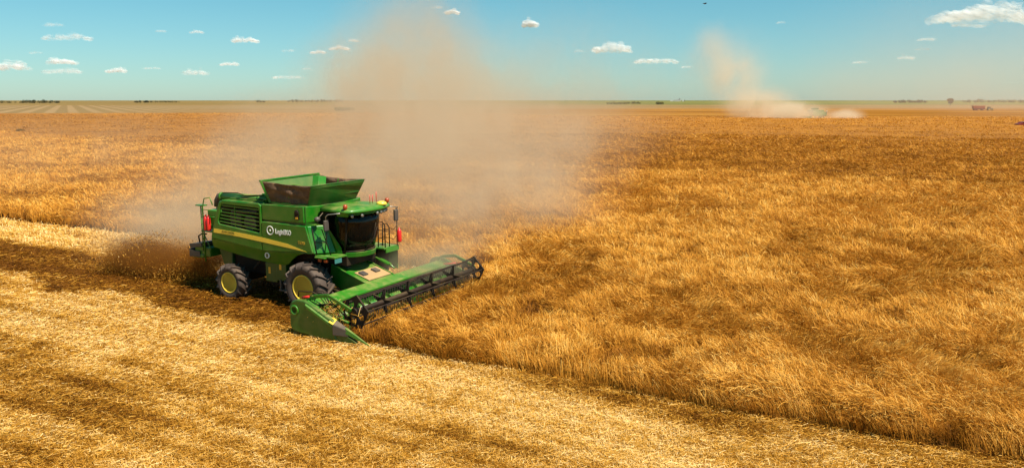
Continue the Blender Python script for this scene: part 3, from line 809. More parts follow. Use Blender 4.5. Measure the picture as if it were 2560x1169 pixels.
    for x, z in ((-2.0, 1.15), (-1.42, 1.35), (-1.66, 1.62)):
        d = MB(); d.box(x, x + 0.10, -1.41 if x > -1.6 else -1.36, -1.40 if x > -1.6 else -1.35, z, z + (0.24 if x != -1.66 else 0.1)); B(d, 'warning_decal', M_amber_dec, 0, par=sb)
    st = MB(); st.box(-1.42, -1.36, -1.42, -1.30, 0.6, 1.0); st.box(-1.18, -1.12, -1.42, -1.30, 0.6, 1.0); st.box(-1.45, -1.1, -1.45, -1.28, 0.58, 0.63); B(st, 'step', M_plastic, 0.005)
    # --- cab
    def curve(x_side, x_mid, hw_, z, n=14, back=None):
        pts = []
        for i in range(n + 1):
            u = -1 + 2 * i / n
            pts.append((x_side + (x_mid - x_side) * (1 - abs(u) ** 2.4), hw_ * u, z))
        return pts
    gl = MB(); layers = []
    for z, xs, xm, hw_ in ((2.14, 1.12, 1.55, 0.80), (2.6, 1.22, 1.68, 0.86), (3.1, 1.30, 1.76, 0.89), (3.50, 1.34, 1.74, 0.90)):
        c = curve(xs, xm, hw_, z)
        layers.append([gl.bm.verts.new(p) for p in [(0.45, -hw_, z)] + c + [(0.45, hw_, z)]])
    for a, b in zip(layers, layers[1:]):
        for i in range(len(a) - 1):
            f = gl.bm.faces.new((a[i], a[i + 1], b[i + 1], b[i])); f.smooth = True
    gl = gl.build('cab_glass', M_glass, root)
    so = gl.modifiers.new('thick', 'SOLIDIFY'); so.thickness = 0.012
    fr = MB()
    for s in (-1, 1):
        fr.tube([(1.13, s * 0.81, 2.12), (1.23, s * 0.87, 2.6), (1.31, s * 0.90, 3.1), (1.35, s * 0.91, 3.52)], 0.035)
        fr.tube([(0.45, s * 0.81, 2.12), (0.45, s * 0.90, 3.52)], 0.05)
    fr.tube(curve(1.13, 1.56, 0.81, 2.13), 0.03); fr.tube([(0.45, -0.81, 2.13), (1.13, -0.81, 2.13)], 0.03)
    fr.box(-0.02, 0.45, -0.86, 0.86, 2.0, 3.5); fr.box(0.1, 1.15, -0.80, 0.80, 2.0, 2.11)
    B(fr, 'cab_frame', M_black, 0)
    cs = MB(); cs.hexa([(0.55, -0.90, 2.10), (1.0, -0.86, 2.06), (1.0, -0.84, 2.06), (0.55, -0.88, 2.10)], [(0.42, -0.93, 3.05), (0.50, -0.93, 2.95), (0.50, -0.91, 2.95), (0.42, -0.91, 3.05)])
    cs.hexa([(0.50, -0.93, 2.95), (1.02, -0.88, 2.28), (1.02, -0.85, 2.28), (0.50, -0.90, 2.95)], [(0.60, -0.90, 2.08), (1.04, -0.86, 2.06), (1.04, -0.83, 2.06), (0.60, -0.87, 2.08)])
    B(cs, 'cab_side_panel', M_green, 0.006)
    inn = MB(); inn.box(0.55, 0.95, -0.28, 0.28, 2.35, 2.52); inn.hexa([(0.50, -0.28, 2.5), (0.62, -0.28, 2.5), (0.62, 0.28, 2.5), (0.50, 0.28, 2.5)], [(0.42, -0.24, 3.15), (0.50, -0.24, 3.15), (0.50, 0.24, 3.15), (0.42, 0.24, 3.15)])
    inn.tube([(1.45, 0.0, 2.1), (1.25, 0.0, 2.75)], 0.04); inn.lathe([(0.20, -0.015), (0.21, 0.0), (0.20, 0.015), (0.17, 0.0)], c=(1.24, 0.0, 2.78), axis='z', n=20, closed=True); inn.box(0.7, 1.0, -0.55, -0.35, 2.5, 2.75)
    B(inn, 'seat_and_steering', M_plastic, 0.01)
    roof = MB()
    def roofring(z, g, xr=0.22):
        pts = [(xr, -0.98 + g, z), (0.95, -1.12 + g, z)]
        for i in range(13):
            u = -1 + 2 * i / 12
            pts.append((1.62 + 0.30 * (1 - abs(u) ** 2.2) - g * 0.7, (1.20 - g) * u, z))
        pts += [(0.95, 1.12 - g, z), (xr, 0.98 - g, z)]
        return pts
    lay = [roofring(3.53, 0.06), roofring(3.55, 0.0), roofring(3.60, -0.01), roofring(3.66, 0.03), roofring(3.71, 0.18), roofring(3.72, 0.5)]
    vs = [[roof.bm.verts.new(p) for p in l] for l in lay]
    for a, b in zip(vs, vs[1:]):
        for i in range(len(a)):
            f = roof.bm.faces.new((a[i], a[(i + 1) % len(a)], b[(i + 1) % len(a)], b[i])); f.smooth = True
    roof.bm.faces.new(vs[0][::-1]); roof.bm.faces.new(vs[-1])
    roof = roof.build('cab_roof', M_green_dusty, root)
    vis = MB(); vis.hexa([(1.10, -1.13, 3.42), (1.55, -1.10, 3.42), (1.55, -1.06, 3.42), (1.10, -1.09, 3.42)], [(1.10, -1.17, 3.55), (1.60, -1.16, 3.55), (1.60, -1.12, 3.55), (1.10, -1.13, 3.55)])
    vis.tube(curve(1.5, 1.84, 1.08, 3.49), 0.025)
    B(vis, 'light_bar', M_green_dusty, 0.004, par=roof)
    for y in (-0.95, -0.6, 0.15, 0.4, 0.65, 0.9, 1.05):
        w = MB(); x = 1.53 + 0.33 * (1 - abs(y / 1.1) ** 2.4)
        w.lathe([(0.0, -0.06), (0.05, -0.05), (0.065, 0.0), (0.06, 0.02), (0.0, 0.02)], c=(x, y, 3.44), axis='x', n=14); B(w, 'work_light', M_steel, 0, par=roof)
    for x, y in ((1.45, -1.10), (1.55, 1.12)):
        w = MB(); w.lathe([(0.05, 0), (0.055, 0.02), (0.075, 0.04), (0.08, 0.13), (0.05, 0.18), (0, 0.185)], c=(x, y, 3.67), axis='z', n=18); B(w, 'beacon', M_orange, 0, par=roof)
    w = MB(); w.lathe([(0.0, 0.0), (0.17, 0.0), (0.19, 0.04), (0.16, 0.10), (0.08, 0.13), (0, 0.135)], c=(1.74, 0.55, 3.68), axis='z', n=24); B(w, 'satellite_receiver', M_yellow, 0, par=roof)
    w = MB()
    for x, y, h_ in ((1.30, 0.45, 0.28), (1.34, 0.55, 0.28), (1.20, 0.95, 0.34)): w.tube([(x, y, 3.68), (x, y, 3.74 + h_)], 0.012, 6)
    pieces(w, 'aerial', M_red, roof)
    # curved green sill under the windscreen
    si = MB(); a = curve(1.18, 1.64, 0.82, 2.10); b = curve(1.16, 1.60, 0.80, 1.93); c2 = curve(1.06, 1.46, 0.78, 2.10); d2 = curve(1.04, 1.44, 0.76, 1.93)
    r4 = [[si.bm.verts.new(p) for p in q] for q in (a, b, d2, c2)]
    for i in range(len(a) - 1):
        for k in range(4): si.bm.faces.new((r4[k][i], r4[k][i + 1], r4[(k + 1) % 4][i + 1], r4[(k + 1) % 4][i]))
    si.bm.faces.new([r[0] for r in r4]); si.bm.faces.new([r[-1] for r in r4[::-1]])
    B(si, 'cab_sill', M_green, 0.012)
    wi = MB(); wi.tube([(1.60, -0.3, 2.16), (1.74, 0.0, 2.5), (1.80, 0.2, 2.95)], 0.012, 6); wi.tube([(1.72, 0.0, 2.45), (1.80, 0.12, 3.1)], 0.014, 6); B(wi, 'wiper', M_black, 0)
    # near side: steps, handrail frame, mirrors, number plate
    hr = MB(); hr.tube([(0.42, -1.45, 2.08), (0.22, -1.42, 2.98), (0.55, -1.30, 2.95), (0.85, -1.22, 2.05)], 0.018); hr.tube([(0.33, -1.43, 2.5), (0.70, -1.26, 2.5)], 0.014); hr.tube([(0.62, -1.28, 2.05), (0.80, -1.28, 3.1)], 0.016)
    B(hr, 'handrail', M_black, 0)
    fl = MB(); fl.box(0.36, 1.25, -1.50, -0.85, 2.00, 2.06); fl.box(0.45, 0.9, -1.62, -1.50, 1.98, 2.03); B(fl, 'side_platform', M_green_dusty, 0.01)
    pl = MB(); pl.box(1.26, 1.275, -1.52, -1.16, 1.84, 1.99); B(pl, 'number_plate', M_plate, 0.004)
    lp = MB(); lp.box(0.5, 0.62, -1.5, -1.42, 1.84, 1.94); lp.box(0.75, 0.9, -1.5, -1.42, 1.84, 1.93); pieces(lp, 'indicator_lamp', M_orange, root, 0.01)
    for s, (x, y) in ((-1, (0.80, -1.36)), (1, (1.72, 1.42))):
        mi = MB(); mi.box(x - 0.05, x + 0.05, y - 0.11, y + 0.11, 2.92 if s < 0 else 2.98, 3.30 if s < 0 else 3.42); mi = B(mi, 'mirror', M_plastic, 0.04, seg=3)
        ar = MB(); ar.tube([(1.45, s * 1.05, 3.56), (x + 0.1, y, 3.50), (x, y, 3.42), (x, y, 3.25)], 0.018); B(ar, 'mirror_arm', M_steel, 0, par=mi)
    lm = MB(); lm.lathe([(0, -0.10), (0.08, -0.08), (0.10, 0.0), (0.08, 0.07), (0, 0.08)], c=(0.42, -1.36, 3.30), axis='x', n=16); lm.tube([(0.42, -1.36, 3.3), (0.45, -1.1, 3.5)], 0.015); B(lm, 'side_lamp', M_plastic, 0)
    # far side: platform, ladder rails, chain, fender, extinguisher
    fl = MB(); fl.box(0.30, 1.55, 0.88, 1.80, 1.96, 2.02); fl.box(0.95, 1.5, 1.76, 1.80, 1.1, 1.96); fl.box(1.50, 1.56, 1.0, 1.80, 1.82, 1.96); B(fl, 'far_platform', M_green_dusty, 0.01)
    fd = MB(); fd.box(0.98, 1.10, 1.10, 1.75, 1.0, 1.96); B(fd, 'mud_flap', M_black, 0.01)
    hr = MB()
    for x, y, z in ((1.50, 1.02, 2.85), (1.50, 1.28, 2.75)):
        hr.tube([(x, y, 2.0), (x, y, z), (x - 0.1, y, z + 0.12), (x - 0.3, y, z + 0.1), (x - 0.32, y, 2.0)], 0.022)
        for k in (0.35, 0.65): hr.tube([(x, y, 2.0 + k), (x - 0.32, y, 2.0 + k)], 0.014)
    hr.tube([(1.52, 1.72, 1.3), (1.52, 1.74, 3.0)], 0.02); hr.tube([(1.50, 1.30, 2.72), (1.52, 1.5, 2.62), (1.52, 1.73, 2.75)], 0.01, 6); hr.tube([(1.50, 1.30, 2.36), (1.52, 1.5, 2.26), (1.52, 1.73, 2.4)], 0.01, 6)
    B(hr, 'entry_handrail', M_black, 0)
    ex = MB(); ex.lathe([(0, 0), (0.085, 0.01), (0.09, 0.05), (0.09, 0.40), (0.05, 0.48), (0.03, 0.50), (0.03, 0.55), (0, 0.55)], c=(1.60, 1.76, 2.12), axis='z', n=16); B(ex, 'fire_extinguisher', M_red, 0)
    # --- feeder house
    fe = MB(); fe.hexa([(0.45, -0.78, 1.62), (0.45, 0.78, 1.62), (0.35, 0.78, 0.95), (0.35, -0.78, 0.95)], [(2.05, -0.80, 1.08), (2.05, 0.80, 1.08), (2.05, 0.80, 0.30), (2.05, -0.80, 0.30)])
    fe.bar((0.5, -0.80, 1.62), (2.0, -0.82, 1.10), 0.06, 0.06); fe.bar((0.5, 0.80, 1.62), (2.0, 0.82, 1.10), 0.06, 0.06)
    fe = B(fe, 'feeder_house', M_green, 0.02)
    cf = MB(); cf.hexa([(1.30, -0.55, 1.345), (1.95, -0.55, 1.13), (1.95, 0.72, 1.13), (1.30, 0.72, 1.345)], [(1.30, -0.55, 1.36), (1.95, -0.55, 1.16), (1.95, 0.72, 1.16), (1.30, 0.72, 1.36)]); B(cf, 'settled_chaff', paint('chaff_film', (0.36, 0.22, 0.10), 0.9, 0, 0.5), 0.004, par=fe)
    hb = MB()
    for y in (-0.35, 0.35): hb.hexa([(1.42, y - 0.14, 1.33), (1.66, y - 0.14, 1.255), (1.66, y + 0.14, 1.255), (1.42, y + 0.14, 1.33)], [(1.43, y - 0.13, 1.385), (1.67, y - 0.13, 1.305), (1.67, y + 0.13, 1.305), (1.43, y + 0.13, 1.385)])
    hb.hexa([(0.75, -0.5, 1.53), (0.95, -0.5, 1.46), (0.95, -0.28, 1.46), (0.75, -0.28, 1.53)], [(0.75, -0.49, 1.56), (0.95, -0.49, 1.49), (0.95, -0.29, 1.49), (0.75, -0.29, 1.56)])
    pieces(hb, 'hatch', M_plastic, fe, 0.006)
    cy = MB(); cy.tube([(0.6, 1.05, 0.8), (1.9, 1.05, 0.5)], 0.06, 10); cy.tube([(0.6, -1.02, 0.8), (1.9, -1.02, 0.5)], 0.06, 10); pieces(cy, 'lift_cylinder', M_black, root)
    dv = MB(); dv.hexa([(1.15, 0.85, 1.62), (1.75, 0.80, 1.42), (1.78, 1.02, 1.40), (1.15, 1.10, 1.60)], [(1.15, 0.85, 1.68), (1.78, 0.82, 1.48), (1.80, 1.0, 1.46), (1.15, 1.10, 1.66)]); dv.tube([(1.78, 0.9, 1.44), (1.95, 0.95, 1.30)], 0.035); B(dv, 'drive_cover', M_green, 0.02)
    build_header(root)
    return root

def build_header(root):
    H = MB(); HW = 3.84
    # beam, back sheet, floor, cutter bar
    H.hexa([(1.90, -HW, 1.02), (2.02, -HW, 1.12), (2.46, -HW, 0.99), (2.46, -HW, 0.84)], [(1.90, HW, 1.02), (2.02, HW, 1.12), (2.46, HW, 0.99), (2.46, HW, 0.84)])
    H.box(2.06, 2.10, -HW, HW, 0.2, 0.95)
    H.hexa([(2.06, -HW, 0.16), (3.02, -HW, 0.10), (3.02, HW, 0.10), (2.06, HW, 0.16)], [(2.06, -HW, 0.20), (3.02, -HW, 0.13), (3.02, HW, 0.13), (2.06, HW, 0.20)])
    for y in (-3.0, -1.6, 1.6, 3.0): H.box(1.92, 2.06, y - 0.05, y + 0.05, 0.2, 1.02)
    H.box(1.92, 2.06, -HW, HW, 0.14, 0.28)
    head = H.build('header', M_green_dusty, root, 0.012)
    B = lambda mb, n, m, bev=0.008, **k: mb.build(n, m, head, bev, **k)
    w = MB(); w.box(2.462, 2.47, -2.6, 3.3, 0.86, 0.93)
    B(w, 'front_trim', M_reel, 0)
    ag = MB(); ag.tube([(2.62, -HW + 0.05, 0.48), (2.62, HW - 0.05, 0.48)], 0.20, 20); B(ag, 'intake_auger', M_green, 0)
    for s in (-1, 1):
        fl = MB(); n = 60; prev = None
        for i in range(n + 1):
            y = s * (0.45 + (HW - 0.55) * i / n); a = i * 0.62
            q = [(2.62 + r_ * math.cos(a), y + e, 0.48 + r_ * math.sin(a)) for r_, e in ((0.20, -0.01), (0.33, -0.004), (0.33, 0.004), (0.20, 0.01))]
            if prev: fl.hexa(prev, q)
            prev = q
        B(fl, 'auger_flight', M_green, 0)
    kn = MB()
    for k in range(100):
        y = -HW + 0.05 + k * (2 * HW - 0.1) / 99
        kn.hexa([(3.0, y - 0.02, 0.10), (3.0, y + 0.02, 0.10), (3.0, y + 0.02, 0.14), (3.0, y - 0.02, 0.14)], [(3.13, y - 0.004, 0.10), (3.13, y + 0.004, 0.10), (3.13, y + 0.004, 0.115), (3.13, y - 0.004, 0.115)])
    B(kn, 'cutter_bar', M_black, 0)
    # end dividers
    for s in (-1, 1):
        y0, y1 = s * 3.86, s * 4.02
        prof = [(1.50, 0.30), (1.49, 0.95), (1.60, 1.13), (1.82, 1.22), (2.12, 1.21), (2.30, 1.14), (2.68, 0.97), (3.27, 0.70), (3.32, 0.30), (3.40, 0.09), (2.70, 0.09), (1.90, 0.13), (1.62, 0.18)]
        E = MB(); E.plate(prof, y0, y1)
        e = B(E, 'divider_shield', M_green_shade, 0.05, seg=3)
        rd = MB(); rd.hexa([(2.15, y0, 1.215), (2.2, y1 + s * 0.05, 1.10), (3.25, y1 + s * 0.04, 0.58), (3.27, y0, 0.71)], [(2.15, y0, 1.17), (2.25, y1 + s * 0.05, 0.98), (3.25, y1 + s * 0.04, 0.50), (3.27, y0, 0.67)])
        B(rd, 'shield_ridge', M_green_dusty, 0.01)
        hb = MB(); hb.lathe([(0.17, 0), (0.16, s * 0.03), (0.11, s * 0.03), (0.10, 0.0)], c=(1.72, y1, 0.86), n=24); B(hb, 'round_recess', M_green_dusty, 0)
        yl = MB(); yl.hexa([(3.14, y0, 0.765), (3.28, y0, 0.705), (3.29, y1 + s * 0.045, 0.60), (3.14, y1 + s * 0.05, 0.66)], [(3.14, y0, 0.78), (3.28, y0, 0.72), (3.30, y1 + s * 0.05, 0.61), (3.14, y1 + s * 0.055, 0.675)]); B(yl, 'yellow_marker', M_yellow, 0)
        bt = MB(); bt.hexa([(3.26, y0 - s * 0.02, 0.26), (3.26, y1 + s * 0.05, 0.26), (3.25, y1 + s * 0.04, 0.62), (3.25, y0 - s * 0.02, 0.72)], [(3.84, y0 + s * 0.02, 0.26), (3.84, y1 - s * 0.02, 0.26), (3.78, y1 - s * 0.03, 0.48), (3.78, y0 + s * 0.03, 0.50)])
        B(bt, 'rubber_boot', M_plastic, 0.03)
        tp = MB(); ym = (y0 + y1) / 2; tp.hexa([(3.72, ym - 0.07, 0.36), (3.72, ym + 0.07, 0.36), (3.70, ym + 0.05, 0.54), (3.70, ym - 0.05, 0.54)], [(4.62, ym - 0.012, 0.06), (4.62, ym + 0.012, 0.06), (4.60, ym + 0.012, 0.10), (4.60, ym - 0.012, 0.10)])
        B(tp, 'divider_point', M_green, 0.012)
        lw = MB(); lw.plate([(3.35, 0.08), (3.30, 0.28), (3.80, 0.28), (4.15, 0.12), (3.9, 0.06)], y0 + s * 0.02, y1 - s * 0.02); B(lw, 'divider_shoe', M_green_dark, 0.01)
        # reel arm
        ar = MB(); pts = [(1.95, 1.10), (2.25, 1.30), (2.85, 1.38), (3.30, 1.20), (3.72, 1.02)]
        for (xa, za), (xb, zb) in zip(pts, pts[1:]): ar.bar((xa, s * 3.70, za), (xb, s * 3.70, zb), 0.07, 0.11)
        B(ar, 'reel_arm', M_green, 0.012)
        cy = MB(); cy.tube([(2.2, s * 3.62, 0.98), (2.9, s * 3.64, 1.10)], 0.035); cy.tube([(2.9, s * 3.64, 1.10), (3.2, s * 3.64, 1.14)], 0.018); B(cy, 'reel_cylinder', M_red if s > 0 else M_black, 0)
    # drive and hoses at the near end
    hy = MB(); hy.box(2.12, 2.5, -3.85, -3.6, 0.35, 0.8); hy.lathe([(0.16, -0.03), (0.17, 0.0), (0.16, 0.03)], c=(2.7, -3.82, 0.72), n=20); hy.lathe([(0.12, -0.03), (0.13, 0.0), (0.12, 0.03)], c=(3.05, -3.80, 0.62), n=20)
    hy.bar((2.6, -3.82, 0.9), (3.1, -3.8, 0.76), 0.03); hy.bar((2.6, -3.82, 0.55), (3.1, -3.8, 0.48), 0.03)
    for k, (a, b_) in enumerate(((0.0, 1.35), (0.08, 1.42), (0.15, 1.30), (-0.1, 1.25))):
        hy.tube([(1.95 + a, -3.55, 1.05), (2.05 + a, -3.50, b_), (2.4 + a, -3.52, b_ + 0.03), (2.7 + a, -3.60, 1.10), (2.9 + a * 2, -3.66, 0.9)], 0.016, 6)
    hy.tube([(1.62, -3.72, 1.22), (1.65, -3.72, 1.40), (2.15, -3.66, 1.42), (2.45, -3.62, 1.30)], 0.022, 6); hy.tube([(3.2, -3.72, 0.9), (3.45, -3.72, 0.45), (3.5, -3.7, 0.2)], 0.018, 6); hy.tube([(2.9, -3.7, 1.25), (3.55, -3.7, 0.75)], 0.02, 6)
    B(hy, 'drive_hoses', M_black, 0)
    rc = MB(); rc.tube([(1.78, -3.70, 1.20), (2.05, -3.68, 1.26)], 0.045, 10); B(rc, 'red_cylinder', M_red, 0)
    gb = MB(); gb.hexa([(2.15, -3.83, 0.85), (2.75, -3.83, 0.62), (2.75, -3.60, 0.62), (2.15, -3.60, 0.85)], [(2.15, -3.83, 0.95), (2.75, -3.83, 0.70), (2.75, -3.60, 0.70), (2.15, -3.60, 0.95)]); gb.box(1.70, 1.98, -3.82, -3.5, 0.6, 1.1); gb.bar((3.05, -3.72, 0.80), (3.62, -3.72, 0.62), 0.09, 0.06); B(gb, 'guard_plate', M_green, 0.01)
    n = 420
    v, q, t = blades(rng.normal(2.95, 0.28, n), rng.normal(-3.66, 0.10, n), rng.normal(0.82, 0.16, n), rng.random(n) * 6.28, 0.5 + rng.random(n) * 1.6, 0.12 + 0.22 * rng.random(n), 0.008 + 0.008 * rng.random(n), rng.random(n), np.clip(rng.normal(0.6, 0.2, n), 0, 1), 2, 0.7)
    tag(link('caught_straw', mesh_np('caught_straw', v, q, M_stub, {'tone': t}), head), kind='stuff')
    # --- reel
    RX, RZ, RR = 3.72, 0.93, 0.46
    rl = MB(); rl.tube([(RX, -3.55, RZ), (RX, 3.55, RZ)], 0.085, 16)
    reel = B(rl, 'reel', M_reel, 0)
    A0 = R(80)
    ys = [-3.5, -2.12, -0.80, 0.62, 2.05, 3.5]
    for y in ys[1:-1]:
        spd = MB()
        for k in range(5):
            a = A0 + k * PI * 0.4; c, s_ = math.cos(a), math.sin(a); px, pz = -s_, c
            b0, b1 = 0.10, 0.03
            spd.hexa([(RX + px * b0, y - 0.035, RZ + pz * b0), (RX - px * b0, y - 0.03, RZ - pz * b0), (RX - px * b0, y + 0.03, RZ - pz * b0), (RX + px * b0, y + 0.03, RZ + pz * b0)],
                     [(RX + c * RR + px * b1, y - 0.02, RZ + s_ * RR + pz * b1), (RX + c * RR - px * b1, y - 0.02, RZ + s_ * RR - pz * b1), (RX + c * RR - px * b1, y + 0.02, RZ + s_ * RR - pz * b1), (RX + c * RR + px * b1, y + 0.02, RZ + s_ * RR + pz * b1)])
        s2 = MB(); s2.bm.free(); s2.bm = spd.bm; s2.build('reel_spider', M_black, head, 0.004)
    for y in (-3.52, 3.52):
        outer = [(RX + 0.54 * math.cos(A0 + k * PI * 0.4), RZ + 0.56 * math.sin(A0 + k * PI * 0.4)) for k in range(5)]
        holes = []
        for k in range(5):
            a = A0 + k * PI * 0.4 + PI * 0.2
            holes.append([(RX + 0.28 * math.cos(a) + 0.13 * math.cos(j * PI / 4 + a) , RZ + 0.28 * math.sin(a) + 0.13 * math.sin(j * PI / 4 + a)) for j in range(8)])
        dk = MB(); dk.plate(outer, y - 0.03, y + 0.03, holes); dk.lathe([(0.14, -0.09), (0.14, 0.09)], c=(RX, y, RZ), n=18); B(dk, 'reel_end_plate', M_black, 0)
    for k in range(5):
        a = A0 + k * PI * 0.4; bx, bz = RX + RR * math.cos(a), RZ + RR * math.sin(a)
        bt = MB(); bt.tube([(bx, -3.52, bz), (bx, 3.52, bz)], 0.026, 8); bat = B(bt, 'reel_bat', M_reel, 0)
        tn = MB()
        for j in range(56):
            y = -3.45 + j * 6.9 / 55
            tn.tube([(bx, y, bz), (bx + 0.02, y, bz - 0.12), (bx - 0.02, y, bz - 0.25)], 0.007, 4, cap=False)
        tn.build('tines', M_plastic, head, 0)
build_combine()

# ================================================================ dust
def blob_hull(name, blobs, mat, voxel):
    bm = bmesh.new()
    for (cx, cy, cz), (rx, ry, rz), d in blobs:
        m = Matrix.Translation((cx, cy, cz)) @ Matrix.Diagonal((rx, ry, rz, 1))
        bmesh.ops.create_icosphere(bm, subdivisions=3, radius=1.0, matrix=m)
    me = bpy.data.meshes.new('hull'); bm.to_mesh(me); bm.free()
    tmp = bpy.data.objects.new('hull', me); C.objects.link(tmp)
    r = tmp.modifiers.new('r', 'REMESH'); r.mode = 'VOXEL'; r.voxel_size = voxel
    dg = bpy.context.evaluated_depsgraph_get()
    out = bpy.data.meshes.new_from_object(tmp.evaluated_get(dg))
    C.objects.unlink(tmp); bpy.data.objects.remove(tmp); bpy.data.meshes.remove(me)
    co = np.empty(len(out.vertices) * 3, dtype=np.float32); out.vertices.foreach_get('co', co)
    co = co.reshape(-1, 3); co[:, 2] = np.maximum(co[:, 2], 0.06); out.vertices.foreach_set('co', co.ravel())
    out.materials.clear(); out.materials.append(mat)
    return link(name, out)

def dust_mat(name, blobs, col, k, nscale, warp=0.55, aniso=0.25, nlo=0.30, nhi=0.72, stretch=(1, 1, 1), absorb=None):
    m = bpy.data.materials.new(name); m.use_nodes = True
    tr = m.node_tree; tr.nodes.remove(tr.nodes['Principled BSDF']); t = NT(tr)
    tc = t.n('ShaderNodeTexCoord'); P = tc.outputs['Object']
    mp = t.n('ShaderNodeMapping'); mp.inputs['Scale'].default_value = stretch; t.l(P, mp.inputs[0])
    nz = t.n('ShaderNodeTexNoise'); nz.inputs['Scale'].default_value = nscale; nz.inputs['Detail'].default_value = 4; nz.inputs['Roughness'].default_value = 0.6
    nz.inputs['Distortion'].default_value = 0.4
    t.l(mp.outputs[0], nz.inputs['Vector'])
    # wobble the blob edges with the noise
    tot = None
    for (c, r, d) in blobs:
        s = t.n('ShaderNodeVectorMath', operation='SUBTRACT'); t.l(P, s.inputs[0]); s.inputs[1].default_value = c
        q = t.n('ShaderNodeVectorMath', operation='DIVIDE'); t.l(s.outputs[0], q.inputs[0]); q.inputs[1].default_value = r
        ln = t.n('ShaderNodeVectorMath', operation='LENGTH'); t.l(q.outputs[0], ln.inputs[0])
        e = t.math('ADD', ln.outputs['Value'], t.math('MULTIPLY', t.math('SUBTRACT', nz.outputs['Fac'], 0.5), warp))
        f = t.rng(e, 0.96, 0.12, 0.0, d)
        tot = f if tot is None else t.math('ADD', tot, f)
    body = t.rng(nz.outputs['Fac'], nlo, nhi, 0.12, 1.0)
    den = t.math('MULTIPLY', t.math('MULTIPLY', tot, body), k)
    v = t.n('ShaderNodeVolumePrincipled')
    v.inputs['Color'].default_value = (*col, 1); v.inputs['Anisotropy'].default_value = aniso
    if absorb: v.inputs['Absorption Color'].default_value = (*absorb, 1)
    t.l(den, v.inputs['Density'])
    t.l(v.outputs[0], tr.nodes['Material Output'].inputs['Volume'])
    return m

MAIN_DUST = [((-17.5, 41.0, 1.6), (6.0, 5.0, 2.6), 2.4), ((-17.5, 50.0, 3.0), (7.0, 7.0, 3.6), 1.1), ((-17.5, 61.0, 5.0), (7.5, 8.5, 4.8), 0.9), ((-15.5, 78.0, 9.5), (7.5, 9.0, 6.5), 0.8), ((-13.0, 36.0, 1.5), (8.0, 4.8, 3.0), 2.4), ((-9.0, 42.0, 2.5), (10.5, 7.5, 4.6), 2.0), ((-6.0, 54.0, 4.0), (13.0, 12.0, 7.0), 0.95),
             ((-8.0, 74.0, 7.0), (13.5, 17.0, 10.5), 0.95), ((-12.0, 96.0, 10.0), (13.0, 20.0, 14.5), 0.55), ((-38.0, 75.0, 2.0), (36.0, 42.0, 7.0), 0.10), ((2.0, 70.0, 4.0), (13.0, 20.0, 8.0), 0.42),
             ((-2.6, 35.6, 1.8), (3.8, 5.6, 2.8), 1.5), ((-3.5, 30.0, 1.2), (3.0, 2.3, 1.4), 5.0), ((0.0, 45.0, 2.2), (7.5, 9.5, 4.8), 1.25), ((6.0, 110.0, 8.0), (26.0, 24.0, 17.0), 0.15), ((-11.0, 108.0, 18.0), (10.0, 14.0, 9.5), 0.24)]
M_dust = dust_mat('field_dust', MAIN_DUST, (0.81, 0.675, 0.49), 0.17, 0.20, warp=1.15, nlo=0.40, nhi=0.62, stretch=(1.25, 0.6, 0.95))
o = blob_hull('dust_cloud', MAIN_DUST, M_dust, 1.4)
tag(o, 'tall tan dust plume drifting up from behind the green combine', 'dust', kind='stuff')

FAR_DUST = [((108.5, 315, 2.5), (18, 11, 6.5), 2.6), ((131, 316, 1.6), (9, 7, 3.6), 2.4), ((119, 310, 1.8), (11, 6, 3.4), 1.8), ((100, 326, 5.0), (20, 14, 11), 1.1), ((92, 336, 16), (17, 14, 18), 0.55), ((84, 345, 28), (13, 12, 17), 0.35), ((92, 350, 20), (30, 20, 26), 0.16)]
M_fd = dust_mat('far_dust', FAR_DUST, (0.92, 0.79, 0.60), 0.16, 0.08, warp=0.9, nlo=0.36, nhi=0.64)
o = blob_hull('dust_cloud', FAR_DUST, M_fd, 1.8)
tag(o, 'pale dust plume hanging over the distant combine on the right', 'dust', kind='stuff')
RIGHT_DUST = [((215, 330, 3), (60, 30, 12), 0.9), ((330, 620, 10), (190, 120, 60), 0.22), ((420, 760, 40), (230, 160, 110), 0.16), ((340, 480, 25), (120, 70, 55), 0.2)]
M_rd = dust_mat('drifting_dust', RIGHT_DUST, (0.90, 0.72, 0.54), 0.016, 0.012)
o = blob_hull('dust_cloud', RIGHT_DUST, M_rd, 9)
tag(o, 'thin far dust veil blurring the horizon at the right edge', 'dust', kind='stuff')

